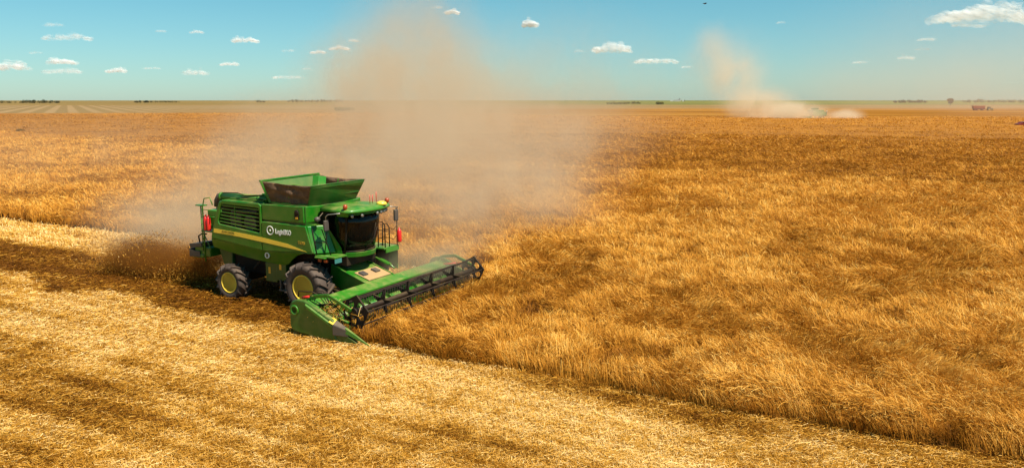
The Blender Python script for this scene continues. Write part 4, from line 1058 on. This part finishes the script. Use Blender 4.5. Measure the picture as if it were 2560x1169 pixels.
def chaff():
    # brown chaff cloud thrown out behind the straw chopper: dense soft volume and thousands of flakes
    bl = []
    for x, y, z, rx, ry, rz, d in ((-7.0, 0.1, 0.95, 1.6, 1.5, 0.85, 1.0), (-9.0, 0.0, 0.8, 2.2, 2.0, 0.95, 1.0), (-11.0, 0.0, 0.75, 2.0, 1.9, 1.0, 1.0)):
        X, Y = m2w(x, y); bl.append(((X, Y, z), (rx, ry, rz), d))
    m = dust_mat('chaff_dust', bl, (0.30, 0.12, 0.02), 3.4, 1.1, warp=0.8, aniso=0.0, nlo=0.35, nhi=0.65)
    o = blob_hull('chaff_cloud', bl, m, 0.35)
    tag(o, 'brown cloud of chaff blown out behind the rear of the combine', 'chaff', kind='stuff')
    n = 26000
    x = -6.2 - 6.6 * rng.random(n) ** 0.9; y = rng.normal(0.1, 0.65, n); z = 0.05 + 1.5 * rng.random(n) ** 1.5 * (0.75 + 0.4 * np.sin(x * 1.7)) + 0.1
    X, Y = m2w(x, y)
    v, q, t = blades(X, Y, z, rng.random(n) * 6.28, rng.random(n) * 3.1, 0.03 + 0.06 * rng.random(n), 0.012 + 0.014 * rng.random(n), np.zeros(n), np.clip(rng.normal(0.30, 0.20, n), 0, 1), 1, 0.8)
    o = link('flying_chaff', mesh_np('flying_chaff', v, q, M_stub, {'tone': t}))
    tag(o, 'loose straw flakes flying low behind the combine chopper', 'chaff', kind='stuff')
chaff()

# ================================================================ clouds
def cloud_mat(name, a):
    m, t, b = new_mat(name)
    b.inputs['Base Color'].default_value = (1.0, 1.0, 1.0, 1); b.inputs['Roughness'].default_value = 1.0; b.inputs['Specular IOR Level'].default_value = 0.0
    tl = t.n('ShaderNodeBsdfTranslucent'); tl.inputs[0].default_value = (0.9, 0.9, 0.9, 1)
    m1 = t.n('ShaderNodeMixShader'); m1.inputs[0].default_value = 0.55; t.l(b.outputs[0], m1.inputs[1]); t.l(tl.outputs[0], m1.inputs[2])
    tr = t.n('ShaderNodeBsdfTransparent')
    m2 = t.n('ShaderNodeMixShader'); m2.inputs[0].default_value = a; t.l(tr.outputs[0], m2.inputs[1]); t.l(m1.outputs[0], m2.inputs[2])
    t.l(m2.outputs[0], m.node_tree.nodes['Material Output'].inputs['Surface'])
    return m
M_cl = [cloud_mat('cloud_thin', 0.018), cloud_mat('cloud_soft', 0.040), cloud_mat('cloud_thick', 0.085)]
def pix_dir(x, y):
    a = (x - 1280) / F_PX; b_ = -(y - 584.5) / F_PX
    return Vector((a, math.cos(PITCH) + b_ * math.sin(PITCH), -math.sin(PITCH) + b_ * math.cos(PITCH)))
def cloud(x, y, w, h, op, label, seed):
    D = 9000.0 + 300 * (seed % 5)
    d = pix_dir(x, y); d *= D / d.y
    c = Vector((0, 0, CAM_H)) + d
    u = D / F_PX                                     # metres per pixel of the photograph at that distance
    W_, H_ = w * u / 2, h * u / 2
    r = random.Random(seed)
    bm = bmesh.new()
    n = int(45 + 35 * min(3, w / 60))
    humps = [(r.uniform(-0.7, 0.7), r.uniform(0.45, 1.0)) for _ in range(max(2, int(w / 28)))]
    for i in range(n):
        fx = r.uniform(-1, 1); top = (1 - abs(fx) ** 1.8) * 0.45
        for hx, hh in humps: top = max(top, hh * math.exp(-((fx - hx) / 0.26) ** 2) * (1 - abs(fx) ** 4))
        fz = r.random() ** 1.1 * top
        s = H_ * r.uniform(0.20, 0.50) * (1.15 - 0.5 * fz)
        p = (fx * (W_ - s), r.uniform(-0.5, 0.5) * W_ * 0.8, (fz * 2 - 0.9) * (H_ - s * 0.6))
        M_ = Matrix.Translation(p) @ Matrix.Diagonal((s * r.uniform(1.1, 2.0), s * 1.3, s * r.uniform(0.65, 0.95), 1))
        g = bmesh.ops.create_icosphere(bm, subdivisions=3, radius=1.0, matrix=M_)
    me = bpy.data.meshes.new('cloud'); bm.to_mesh(me); bm.free()
    co = np.empty(len(me.vertices) * 3); me.vertices.foreach_get('co', co); co = co.reshape(-1, 3)
    k = H_ * 0.30
    co[:, 0] += (N1(co[:, 0] + 5000, co[:, 2] + 3000, H_ * 0.5) - 0.5) * k * 2; co[:, 2] += (N2(co[:, 0] + 5000, co[:, 1] + 7000, H_ * 0.4) - 0.5) * k * 1.3
    me.vertices.foreach_set('co', co.ravel()); me.polygons.foreach_set('use_smooth', [True] * len(me.polygons))
    me.materials.append(M_cl[0 if op < 0.45 else 1 if op < 0.85 else 2])
    o = link('cloud', me); o.location = c
    tag(o, label, 'cloud', 'small fair weather clouds in the blue sky')
CL = [(170, 90, 115, 22, .8, 'long flat white cloud high in the left of the sky'),
 (25, 161, 95, 28, 1, 'bright white cloud cut off by the left edge of the picture'),
 (150, 150, 75, 22, 1, 'puffy white cloud above another in a pair at the far left'),
 (155, 174, 90, 20, .7, 'flat soft cloud, lower of the stacked pair at the far left'),
 (292, 173, 50, 18, .9, 'small white cloud sloping down right, next right of the stacked pair'),
 (378, 169, 45, 8, .5, 'thin streak of cloud between two puffs low in the left sky'),
 (490, 178, 65, 20, .6, 'faint ragged cloud low above the left horizon, right of the thin streak'),
 (572, 158, 48, 13, .9, 'small white cloud directly below the flat bright cloud left of the dust'),
 (610, 97, 65, 19, 1, 'bright compact cloud with flat base in the middle of the left sky'),
 (492, 78, 34, 12, .7, 'tiny white puff left of the bright compact cloud'),
 (402, 76, 26, 10, .4, 'faint tiny puff, left of the other tiny puff high in the left sky'),
 (795, 128, 40, 13, 1, 'small white oval cloud, leftmost of three stepping up to the dust'),
 (848, 118, 52, 15, 1, 'small white cloud, middle of three stepping up to the dust plume'),
 (883, 99, 28, 12, .8, 'small white puff, topmost of three beside the dust plume'),
 (720, 190, 80, 14, .5, 'wide faint cloud just left of the dust plume near the horizon'),
 (720, 125, 32, 10, .3, 'barely visible wisp left of the three stepping clouds'),
 (766, 170, 24, 9, .4, 'tiny faint wisp just above the wide faint cloud by the dust'),
 (90, 130, 36, 9, .35, 'faint wisp above left of the stacked pair of clouds'),
 (133, 59, 50, 14, .3, 'very faint wisp above the long flat cloud at the left'),
 (1130, 27, 36, 19, .9, 'small bright puff at the top of the sky above the dust plume'),
 (1092, 16, 28, 12, .4, 'faint puff at the top edge left of the small bright one'),
 (1323, 55, 42, 26, 1, 'round bright white cloud alone right of the dust plume'),
 (1533, 116, 100, 32, 1, 'large white two-humped cloud in the centre right sky'),
 (1640, 149, 110, 20, .9, 'long white cloud with one peak, right below the two-humped cloud'),
 (1448, 126, 26, 10, .4, 'small faint puff left of the two-humped cloud'),
 (1716, 166, 28, 8, .6, 'tiny flat cloud at the right end of the long peaked cloud'),
 (2480, 27, 270, 56, 1, 'biggest brilliant white cloud in the top right corner'),
 (2425, 60, 90, 16, .7, 'flat grey-white shred under the biggest cloud'),
 (2318, 96, 50, 12, .5, 'thin pale cloud below left of the biggest cloud'),
 (2265, 142, 46, 13, .5, 'small pale cloud low in the dusty right sky'),
 (2150, 154, 38, 10, .5, 'small pale flat cloud above the green fields at the right'),
 (2310, 120, 36, 12, .3, 'barely visible wisp between the pale right-hand clouds'),
 (1952, 55, 26, 9, .25, 'lone faint wisp high right of the far dust plume')]
for i, c in enumerate(CL): cloud(*c, 100 + i)

# ================================================================ trees, shrubs, far farm
def leaf_mat(name, a, b_):
    m, t, b = new_mat(name)
    at = t.n('ShaderNodeAttribute', attribute_name='tone')
    t.l(t.mix(at.outputs['Fac'], a, b_), b.inputs['Base Color']); b.inputs['Roughness'].default_value = 0.8
    b.inputs['Specular IOR Level'].default_value = 0.1
    return m
M_wood = leaf_mat('wood_foliage', (0.018, 0.022, 0.010), (0.075, 0.07, 0.03))
M_shrub = leaf_mat('shrub_foliage', (0.045, 0.055, 0.006), (0.13, 0.14, 0.02))
M_weed = leaf_mat('dry_weed', (0.06, 0.03, 0.006), (0.20, 0.11, 0.025))
M_bark = paint('bark', (0.07, 0.05, 0.035), 0.9, 0, 0)
def leaves(cs, size, n):
    """small leaf-clump quads spread through a list of ellipsoids (centre, radii)"""
    w = np.array([r[0] * r[1] * r[2] for c, r in cs]) ** 0.66; w /= w.sum()
    V, T = [], []
    for (c, r), k in zip(cs, (w * n).astype(int) + 3):
        d = rng.normal(size=(k, 3)); d /= np.linalg.norm(d, axis=1, keepdims=True)
        rad = rng.random(k) ** 0.25
        p = np.array(c) + d * rad[:, None] * np.array(r) * (0.85 + 0.3 * rng.random((k, 1)))
        p[:, 2] = np.maximum(p[:, 2], 0.1)
        a = rng.normal(size=(k, 3)); a /= np.linalg.norm(a, axis=1, keepdims=True)
        b_ = np.cross(a, rng.normal(size=(k, 3))); b_ /= np.linalg.norm(b_, axis=1, keepdims=True)
        s = size * (0.5 + rng.random((k, 1)))
        V.append(np.stack([p - a * s - b_ * s * .6, p + a * s - b_ * s * .4, p + a * s * .8 + b_ * s * .6, p - a * s * .7 + b_ * s * .5], 1).reshape(-1, 3))
        T.append(np.repeat(np.clip(rng.normal(0.45, 0.25, k), 0, 1), 4))
    V = np.concatenate(V); return V, np.arange(len(V)).reshape(-1, 4), np.concatenate(T)
def px2g(x, y):
    d = pix_dir(x, y); k = -CAM_H / d.z
    return d.x * k, d.y * k
def wood(x0, x1, ytop, ybase, mat, name, label, cat, dens=1.0, kind='stuff', depth=1.0):
    X0, Y0 = px2g(x0, ybase); X1, _ = px2g(x1, ybase); h = (ybase - ytop) * Y0 / F_PX
    cs = []; n = max(3, int((X1 - X0) / (h * 0.55)))
    for i in range(n):
        f = (i + 0.5) / n; hh = h * random.uniform(0.6, 1.05) * (0.75 if i in (0, n - 1) else 1)
        cs.append(((X0 + (X1 - X0) * f + random.uniform(-1, 1) * h * 0.2, Y0 + random.uniform(-1, 1) * h * depth, hh * 0.5), (h * random.uniform(0.4, 0.62), h * random.uniform(0.4, 0.6), hh * 0.52)))
    v, q, t = leaves(cs, h * 0.07, int(2600 * dens))
    o = link(name, mesh_np(name, v, q, mat, {'tone': t}))
    return tag(o, label, cat, kind=kind)
wood(-160, 36, 251, 258, M_wood, 'distant_wood', 'dark low wood on the horizon cut by the left edge', 'wood')
wood(50, 152, 249.5, 258, M_wood, 'distant_wood', 'dark rounded wood on the left horizon, second from the edge', 'wood')
wood(338, 378, 250.5, 257, M_wood, 'distant_wood', 'small dark clump of trees on the left horizon above the striped field', 'wood', 0.6)
wood(384, 446, 251.5, 256.5, M_wood, 'distant_wood', 'low thin dark wood on the left horizon, right of the small clump', 'wood', 0.6)
wood(640, 662, 250.5, 256, M_wood, 'distant_wood', 'two tiny tree tops on the horizon left of the dust', 'wood', 0.3)
wood(720, 860, 248.5, 255.5, M_wood, 'distant_wood', 'long grey wood on the horizon reaching into the left of the dust plume', 'wood')
wood(2236, 2314, 249.5, 257.5, M_wood, 'distant_wood', 'dark flat-topped wood on the horizon left of the lone round tree', 'wood')
wood(2410, 2720, 248.0, 257, M_wood, 'distant_wood', 'hazy wood on the horizon above the red trailer at the right', 'wood', 1.6)
wood(-200, 2800, 251.2, 253.4, M_wood, 'tree_line', 'thin broken line of far trees along the whole horizon', 'tree line', 9, depth=20)
wood(1518, 1566, 254, 261, M_shrub, 'shrub_row', 'left olive shrub row in the field below the white farm building', 'shrubs', 0.7, depth=0.6)
wood(1560, 1600, 253, 260, M_shrub, 'shrub_row', 'middle olive shrub row below the white farm building', 'shrubs', 0.6, depth=0.6)
def bush(x0, x1, ytop, ybase, mat, name, label, cat):
    X0, Y0 = px2g(x0, ybase); X1, _ = px2g(x1, ybase); h = (ybase - ytop) * Y0 / F_PX; r = (X1 - X0) / 2
    cs = [(((X0 + X1) / 2 + random.uniform(-.6, .6) * r, Y0 + random.uniform(-.4, .4) * r, h * 0.42), (r * random.uniform(.35, .6), r * .5, h * random.uniform(.4, .58))) for _ in range(9)]
    root = empty(name, ((X0 + X1) / 2, Y0, 0))
    v, q, t = leaves(cs, h * 0.09, 1500); v = v - np.array([(X0 + X1) / 2, Y0, 0])
    link('foliage', mesh_np('foliage', v, q, mat, {'tone': t}), root)
    s = MB()
    for k in range(4): s.tube([(random.uniform(-.2, .2) * r, 0, 0), (random.uniform(-.4, .4) * r, random.uniform(-.2, .2) * r, h * 0.6)], [h * .03, h * .01], 6)
    s.build('stem', M_bark, root)
    return tag(root, label, cat)
bush(1638, 1664, 254, 261, M_shrub, 'shrub', 'single dark olive shrub right of the shrub rows', 'shrub')
bush(836, 884, 267, 277, M_shrub, 'shrub', 'green shrub standing in the field inside the left edge of the dust plume', 'shrub')
bush(40, 64, 322, 333, M_weed, 'weed_clump', 'dark brown weed clump standing in the grain at the far left', 'weeds')
bush(2438, 2466, 463, 480, M_weed, 'weed_clump', 'small dark weed clump in the grain near the right edge', 'weeds')

def lone_tree():
    X, Y = px2g(2375, 264.5); h = 19.5 * Y / F_PX
    root = empty('round_tree', (X, Y, 0))
    cs = []
    for k in range(26):
        a = random.uniform(0, 2 * PI); f = random.uniform(0, 0.34) * h; z = random.uniform(0.36, 0.84)
        f *= math.sqrt(max(0.15, 1 - ((z - 0.58) / 0.36) ** 2))
        cs.append(((math.cos(a) * f, math.sin(a) * f, z * h), (h * 0.15, h * 0.15, h * 0.13)))
    v, q, t = leaves(cs, h * 0.028, 5200)
    link('crown', mesh_np('crown', v, q, leaf_mat('dusty_leaf', (0.045, 0.03, 0.02), (0.13, 0.09, 0.06)), {'tone': t}), root)
    m = MB(); m.tube([(0, 0, -0.2), (0.02 * h, 0, 0.2 * h), (0, 0.01 * h, 0.45 * h), (0.01 * h, 0, 0.7 * h)], [h * 0.035, h * 0.028, h * 0.018, h * 0.006], 10)
    for k in range(5):
        a = k * 1.3; m.tube([(0, 0, h * (0.25 + 0.05 * k)), (math.cos(a) * h * 0.15, math.sin(a) * h * 0.15, h * (0.45 + 0.06 * k)), (math.cos(a) * h * 0.27, math.sin(a) * h * 0.27, h * (0.58 + 0.05 * k))], [h * 0.015, h * 0.01, h * 0.003], 6)
    m.build('trunk', M_bark, root)
    tag(root, 'lone round brownish tree on the right horizon', 'tree')
lone_tree()

def farm():
    X, Y = px2g(1696, 253.6); u = Y / F_PX
    M_wall = paint('white_wall', (0.48, 0.48, 0.45), 0.7, 0, 0.05); M_roof = paint('grey_roof', (0.13, 0.15, 0.15), 0.6, 0, 0.05)
    root = empty('farm_building', (X, Y, 0))
    w = MB(); w.box(-11 * u, 5 * u, -2 * u, 2 * u, 0, 2.4 * u); w.box(9 * u, 14 * u, -2 * u, 2 * u, 0, 3.4 * u); w.box(-20 * u, -12 * u, 0, 3 * u, 0, 3 * u); w.build('wall', M_wall, root, 0)
    r = MB(); r.hexa([(-11.5 * u, -2.3 * u, 2.4 * u), (5.4 * u, -2.3 * u, 2.4 * u), (5.4 * u, 2.3 * u, 2.4 * u), (-11.5 * u, 2.3 * u, 2.4 * u)], [(-9 * u, -0.1 * u, 4.1 * u), (4 * u, -0.1 * u, 4.1 * u), (4 * u, 0.1 * u, 4.1 * u), (-9 * u, 0.1 * u, 4.1 * u)]); r.build('roof', M_roof, root, 0)
    for k, (x, hh) in enumerate(((-1, 5.5), (1.5, 6.0), (3.6, 8.0))):
        s = MB(); s.lathe([(1.1 * u, 2.3 * u), (1.1 * u, (hh - 1.0) * u), (0.2 * u, hh * u), (0, hh * u)], c=(x * u, 1.5 * u, 0), axis='z', n=16); s.build('silo', M_roof, root, 0)
    dd = MB(); dd.box(14.2 * u, 15.6 * u, -1 * u, 1 * u, 0, 3.6 * u); dd.build('door', M_black, root, 0)
    tag(root, 'low white farm buildings with grey roofs and silos far away on the horizon', 'farm building')
farm()

# ================================================================ far machines
def simple_wheel(root, x, y, r, w, mat=M_rubber, rimmat=M_yellow):
    e = empty('wheel', (x, y, r), 0, root); s = -1 if y < 0 else 1
    m = MB(); m.lathe([(r * 0.5, -w / 2), (r * 0.92, -w / 2), (r, -w / 3), (r, w / 3), (r * 0.92, w / 2), (r * 0.5, w / 2)], n=24, closed=True)
    for k in range(14):
        a = 2 * PI * k / 14; c, q = math.cos(a), math.sin(a)
        m.bar((c * r * 0.97, -w / 2, q * r * 0.97), (c * r * 1.0, w / 2, q * r * 1.0), 0.05, 0.06, up=(c, 0, q))
    m.build('tyre', mat, e); m = MB(); m.lathe([(r * 0.52, s * w * 0.4), (r * 0.45, s * w * 0.3), (r * 0.2, s * w * 0.1), (0, s * w * 0.2)], n=20); m.build('rim', rimmat, e)
def far_combine():
    X, Y = 118.5, 319.0
    root = empty('combine_harvester', (X, Y, 0), R(176))
    tag(root, 'distant green combine half swallowed by its own pale dust at the right', 'combine harvester')
    b = MB(); b.hexa([(-4.4, -1.5, 1.3), (0.2, -1.5, 1.2), (0.2, 1.5, 1.2), (-4.4, 1.5, 1.3)], [(-4.0, -1.5, 3.6), (0.1, -1.5, 3.7), (0.1, 1.5, 3.7), (-4.0, 1.5, 3.6)]); b.hexa([(-5.4, -.9, 1.3), (-4.4, -.9, 1.2), (-4.4, .9, 1.2), (-5.4, .9, 1.3)], [(-5.2, -.9, 2.8), (-4.4, -.9, 3.0), (-4.4, .9, 3.0), (-5.2, .9, 2.8)]); b.build('body', M_green_dusty, root, 0.06)
    b = MB(); b.hexa([(-1.8, -1.2, 3.7), (0, -1.2, 3.7), (0, 1.2, 3.7), (-1.8, 1.2, 3.7)], [(-2.0, -1.5, 4.4), (0.3, -1.5, 4.4), (0.3, 1.5, 4.4), (-2.0, 1.5, 4.4)]); b.build('grain_tank', M_green_dusty, root, 0.02)
    b = MB(); b.hexa([(0.4, -.85, 2.1), (1.4, -.8, 2.1), (1.4, .8, 2.1), (0.4, .85, 2.1)], [(0.4, -.9, 3.4), (1.7, -.9, 3.4), (1.7, .9, 3.4), (0.4, .9, 3.4)]); b.build('cab', M_glass, root, 0.04)
    b = MB(); b.box(0.2, 1.9, -1.1, 1.1, 3.4, 3.65); b.build('cab_roof', M_green_dusty, root, 0.06)
    b = MB(); b.hexa([(0.3, -.7, 0.8), (2, -.7, 0.3), (2, .7, 0.3), (0.3, .7, 0.8)], [(0.3, -.7, 1.6), (2, -.7, 1.0), (2, .7, 1.0), (0.3, .7, 1.6)]); b.build('feeder_house', M_green_dusty, root, 0.03)
    b = MB(); b.box(1.95, 2.4, -3.8, 3.8, 0.2, 1.1); b.hexa([(1.6, -3.95, .2), (4, -3.95, .1), (4, -3.8, .1), (1.6, -3.8, .2)], [(1.6, -3.95, 1.1), (3.4, -3.95, .6), (3.4, -3.8, .6), (1.6, -3.8, 1.1)]); b.hexa([(1.6, 3.8, .2), (4, 3.8, .1), (4, 3.95, .1), (1.6, 3.95, .2)], [(1.6, 3.8, 1.1), (3.4, 3.8, .6), (3.4, 3.95, .6), (1.6, 3.95, 1.1)]); b.build('header', M_green_dusty, root, 0.02)
    b = MB(); b.tube([(3.4, -3.6, 1.0), (3.4, 3.6, 1.0)], 0.09)
    for k in range(5): a = k * 1.2566; b.tube([(3.4 + .45 * math.cos(a), -3.6, 1 + .45 * math.sin(a)), (3.4 + .45 * math.cos(a), 3.6, 1 + .45 * math.sin(a))], 0.03)
    b.build('reel', M_reel, root)
    b = MB(); b.box(-5.4, -4.2, 1.0, 2.6, 1.86, 1.92); b.build('platform', M_green_dusty, root)
    for x, y, r, w in ((0, -1.45, .9, .7), (0, 1.45, .9, .7), (-3.6, -1.5, .7, .5), (-3.6, 1.5, .7, .5)): simple_wheel(root, x, y, r, w)
far_combine()

def skin_body(name, joints, edges, mat, parent, sub=2):
    me = bpy.data.meshes.new(name); me.from_pydata([j[0] for j in joints], edges, []); o = link(name, me, parent)
    sk = o.modifiers.new('skin', 'SKIN'); sk.use_smooth_shade = True
    if not me.skin_vertices: me.skin_vertices.new()
    for i, j in enumerate(joints): me.skin_vertices[0].data[i].radius = (j[1], j[1] * (j[2] if len(j) > 2 else 1)); me.skin_vertices[0].data[i].use_root = (i == 0)
    sb = o.modifiers.new('sub', 'SUBSURF'); sb.levels = sub; sb.render_levels = sub
    dg = bpy.context.evaluated_depsgraph_get(); m2 = bpy.data.meshes.new_from_object(o.evaluated_get(dg))
    o.modifiers.clear(); o.data = m2; bpy.data.meshes.remove(me); m2.name = name; m2.materials.clear(); m2.materials.append(mat)
    return o
def person():
    M_skin = paint('skin', (0.36, 0.18, 0.10), 0.6, 0, 0); M_shirt = paint('white_shirt', (0.85, 0.84, 0.80), 0.8, 0, 0); M_tr = paint('dark_trousers', (0.03, 0.03, 0.035), 0.8, 0, 0); M_hair = paint('dark_hair', (0.02, 0.014, 0.01), 0.7, 0, 0)
    root = empty('person', (123.4, 317.0, 1.93), R(200))
    J = [((0, 0, 0.95), .14, 1.2), ((0, 0, 1.2), .13, 1.3), ((0, 0, 1.40), .15, 1.2), ((0, 0, 1.50), .06), ((0.01, 0, 1.57), .06), ((0.02, 0, 1.66), .095), ((0.015, 0, 1.75), .07),
         ((0, .20, 1.42), .06), ((0.02, .27, 1.16), .045), ((0.10, .26, 0.94), .032), ((0.13, .25, 0.85), .03), ((0, -.20, 1.42), .06), ((0.02, -.27, 1.16), .045), ((0.10, -.26, 0.94), .032), ((0.13, -.25, 0.85), .03),
         ((0, .10, 0.86), .095), ((0.02, .11, 0.48), .06), ((0, .12, 0.09), .042), ((0.13, .13, 0.04), .035), ((0, -.10, 0.86), .095), ((0.03, -.11, 0.48), .06), ((0, -.12, 0.09), .042), ((0.13, -.13, 0.04), .035)]
    E = [(0, 1), (1, 2), (2, 3), (3, 4), (4, 5), (5, 6), (2, 7), (7, 8), (8, 9), (9, 10), (2, 11), (11, 12), (12, 13), (13, 14), (0, 15), (15, 16), (16, 17), (17, 18), (0, 19), (19, 20), (20, 21), (21, 22)]
    skin_body('body', J, E, M_skin, root)
    skin_body('shirt', [((0, 0, 0.93), .165, 1.2), ((0, 0, 1.2), .155, 1.3), ((0, 0, 1.38), .17, 1.2), ((0, 0, 1.47), .09), ((0, .20, 1.42), .08), ((0.015, .26, 1.2), .065), ((0, -.20, 1.42), .08), ((0.015, -.26, 1.2), .065)], [(0, 1), (1, 2), (2, 3), (2, 4), (4, 5), (2, 6), (6, 7)], M_shirt, root)
    skin_body('trousers', [((0, 0, 0.93), .16, 1.2), ((0, .10, 0.82), .11), ((0.02, .11, 0.48), .08), ((0, .12, 0.12), .065), ((0, -.10, 0.82), .11), ((0.03, -.11, 0.48), .08), ((0, -.12, 0.12), .065)], [(0, 1), (1, 2), (2, 3), (0, 4), (4, 5), (5, 6)], M_tr, root)
    h = MB(); h.lathe([(0.0, 1.80), (0.07, 1.785), (0.105, 1.73), (0.11, 1.67), (0.095, 1.64)], c=(-0.005, 0, 0), axis='z', n=16); h.build('hair', M_hair, root)
    f = MB()
    for y in (-0.035, 0.035): f.lathe([(0, -.01), (0.012, 0), (0, .01)], c=(0.108, y, 1.68), axis='x', n=8)
    f.hexa([(0.10, -.012, 1.64), (0.10, .012, 1.64), (0.10, .008, 1.68), (0.10, -.008, 1.68)], [(0.135, -.010, 1.64), (0.135, .010, 1.64), (0.115, .005, 1.68), (0.115, -.005, 1.68)]); f.build('face_features', M_hair, root)
    tag(root, 'person in a white shirt and dark trousers standing up on the distant dusty combine', 'person')
person()

def trailer():
    X, Y = px2g(2446, 276.3); M_tr = paint('faded_red_paint', (0.30, 0.06, 0.03), 0.6, 0, 0.2)
    root = empty('grain_trailer', (X, Y, 0), 0); u = 1.0
    b = MB(); b.hexa([(-4.2, -1.25, 1.2), (3.9, -1.25, 1.2), (3.9, 1.25, 1.2), (-4.2, 1.25, 1.2)], [(-4.6, -1.35, 3.5), (4.2, -1.35, 3.4), (4.2, 1.35, 3.4), (-4.6, 1.35, 3.5)])
    for k in range(8): b.bar((-4.2 + k * 1.15, -1.30, 1.25), (-4.5 + k * 1.22, -1.40, 3.4), 0.10, 0.08)
    b.build('hopper', M_tr, root, 0.03)
    b = MB(); b.box(-4.0, 4.8, -0.5, 0.5, 0.8, 1.2); b.bar((4.5, 0, 0.9), (6.0, 0, 0.7), 0.2); b.build('trailer_frame', M_black, root)
    for x in (-3.0, -1.5, 2.6):
        for y in (-1.1, 1.1): simple_wheel(root, x, y, 0.55, 0.4, M_rubber, M_red)
    tag(root, 'faded red grain trailer hitched to a small tractor in front of the hazy wood', 'trailer')
    t = empty('tractor', (X + 8.6, Y, 0), 0)
    M_o = paint('olive_paint', (0.10, 0.10, 0.04), 0.6, 0, 0.4)
    b = MB(); b.hexa([(-1.8, -.45, .8), (2.0, -.35, .8), (2.0, .35, .8), (-1.8, .45, .8)], [(-1.8, -.45, 1.5), (1.9, -.33, 1.5), (1.9, .33, 1.5), (-1.8, .45, 1.5)]); b.build('bonnet', M_o, t, 0.05)
    b = MB(); b.box(-1.8, -0.2, -.75, .75, 1.5, 2.5); b.build('cab', M_glass, t, 0.04); b = MB(); b.box(-1.9, 0.0, -.85, .85, 2.5, 2.7); b.build('cab_roof', M_o, t, 0.05)
    b = MB(); b.hexa([(-2.1, -1.1, 1.5), (-0.5, -1.1, 1.6), (-0.5, -.6, 1.6), (-2.1, -.6, 1.5)], [(-1.9, -1.1, 1.75), (-0.8, -1.1, 1.75), (-0.8, -.6, 1.75), (-1.9, -.6, 1.75)]); b.build('mudguard', M_white, t, 0.02)
    for x, y, r, w in ((-1.2, -.9, .8, .4), (-1.2, .9, .8, .4), (1.6, -.8, .5, .3), (1.6, .8, .5, .3)): simple_wheel(t, x, y, r, w)
    tag(t, 'small olive tractor pulling the faded red trailer', 'tractor')
trailer()

def red_harvester():
    # low dark red machine with a pale panel, cut by the right edge
    X, Y = 141.6, 223.0
    root = empty('parked_car', (X, Y, 0), R(8))
    M_dr = paint('dark_red_paint', (0.16, 0.012, 0.006), 0.3, 0, 0.1, coat=0.5)
    b = MB()
    b.plate([(-2.3, 0.45), (-2.35, 0.85), (-2.1, 1.05), (-1.5, 1.12), (-0.9, 1.55), (1.2, 1.60), (1.9, 1.15), (2.4, 1.05), (2.45, 0.5)], -0.85, 0.85); b.build('body', M_dr, root, 0.06)
    b = MB(); b.plate([(-1.2, 1.16), (-0.8, 1.46), (0.1, 1.48), (0.1, 1.16)], -0.87, -0.86); b.build('side_window', M_glass, root, 0)
    b = MB(); b.plate([(0.25, 0.75), (0.25, 1.46), (1.15, 1.46), (1.6, 1.16), (1.6, 0.95), (0.5, 0.95)], -0.88, -0.86); b.build('white_door_panel', M_white, root, 0)
    for x in (-1.45, 1.5):
        for y in (-.78, .78): simple_wheel(root, x, y, 0.33, 0.2, M_rubber, M_steel)
    tag(root, 'dark red car with a pale side panel half hidden by grain at the right edge', 'car')
red_harvester()

def bird():
    d = pix_dir(1762.8, 9.8); k = 60 / d.y; M_b = paint('dark_feathers', (0.02, 0.02, 0.022), 0.8, 0, 0)
    root = empty('flying_bird', Vector((0, 0, CAM_H)) + d * k, R(20))
    b = MB(); b.tube([(-0.13, 0, 0), (-0.07, 0, 0), (0, 0, 0), (0.07, 0, 0.01), (0.10, 0, 0.015), (0.13, 0, 0.01)], [0.015, 0.035, 0.042, 0.028, 0.024, 0.004], 10); b.hexa([(-0.12, -.012, 0), (-0.12, .012, 0), (-0.12, .012, .006), (-0.12, -.012, .006)], [(-0.20, -.035, 0), (-0.20, .035, 0), (-0.20, .035, .004), (-0.20, -.035, .004)]); b.build('body', M_b, root)
    for s in (-1, 1):
        w = MB(); w.hexa([(0.05, s * .02, 0.01), (-0.05, s * .02, 0.01), (-0.06, s * .12, .05), (0.05, s * .12, .055)], [(0.05, s * .02, 0.02), (-0.05, s * .02, 0.016), (-0.06, s * .12, .056), (0.05, s * .12, .064)])
        w.hexa([(0.05, s * .12, 0.055), (-0.06, s * .12, 0.05), (-0.07, s * .24, .03), (-0.03, s * .24, .035)], [(0.05, s * .12, 0.064), (-0.06, s * .12, 0.056), (-0.07, s * .24, .034), (-0.03, s * .24, .039)]); w.build('wing', M_b, root)
    tag(root, 'tiny dark bird flying high in the blue sky right of centre', 'bird')
bird()
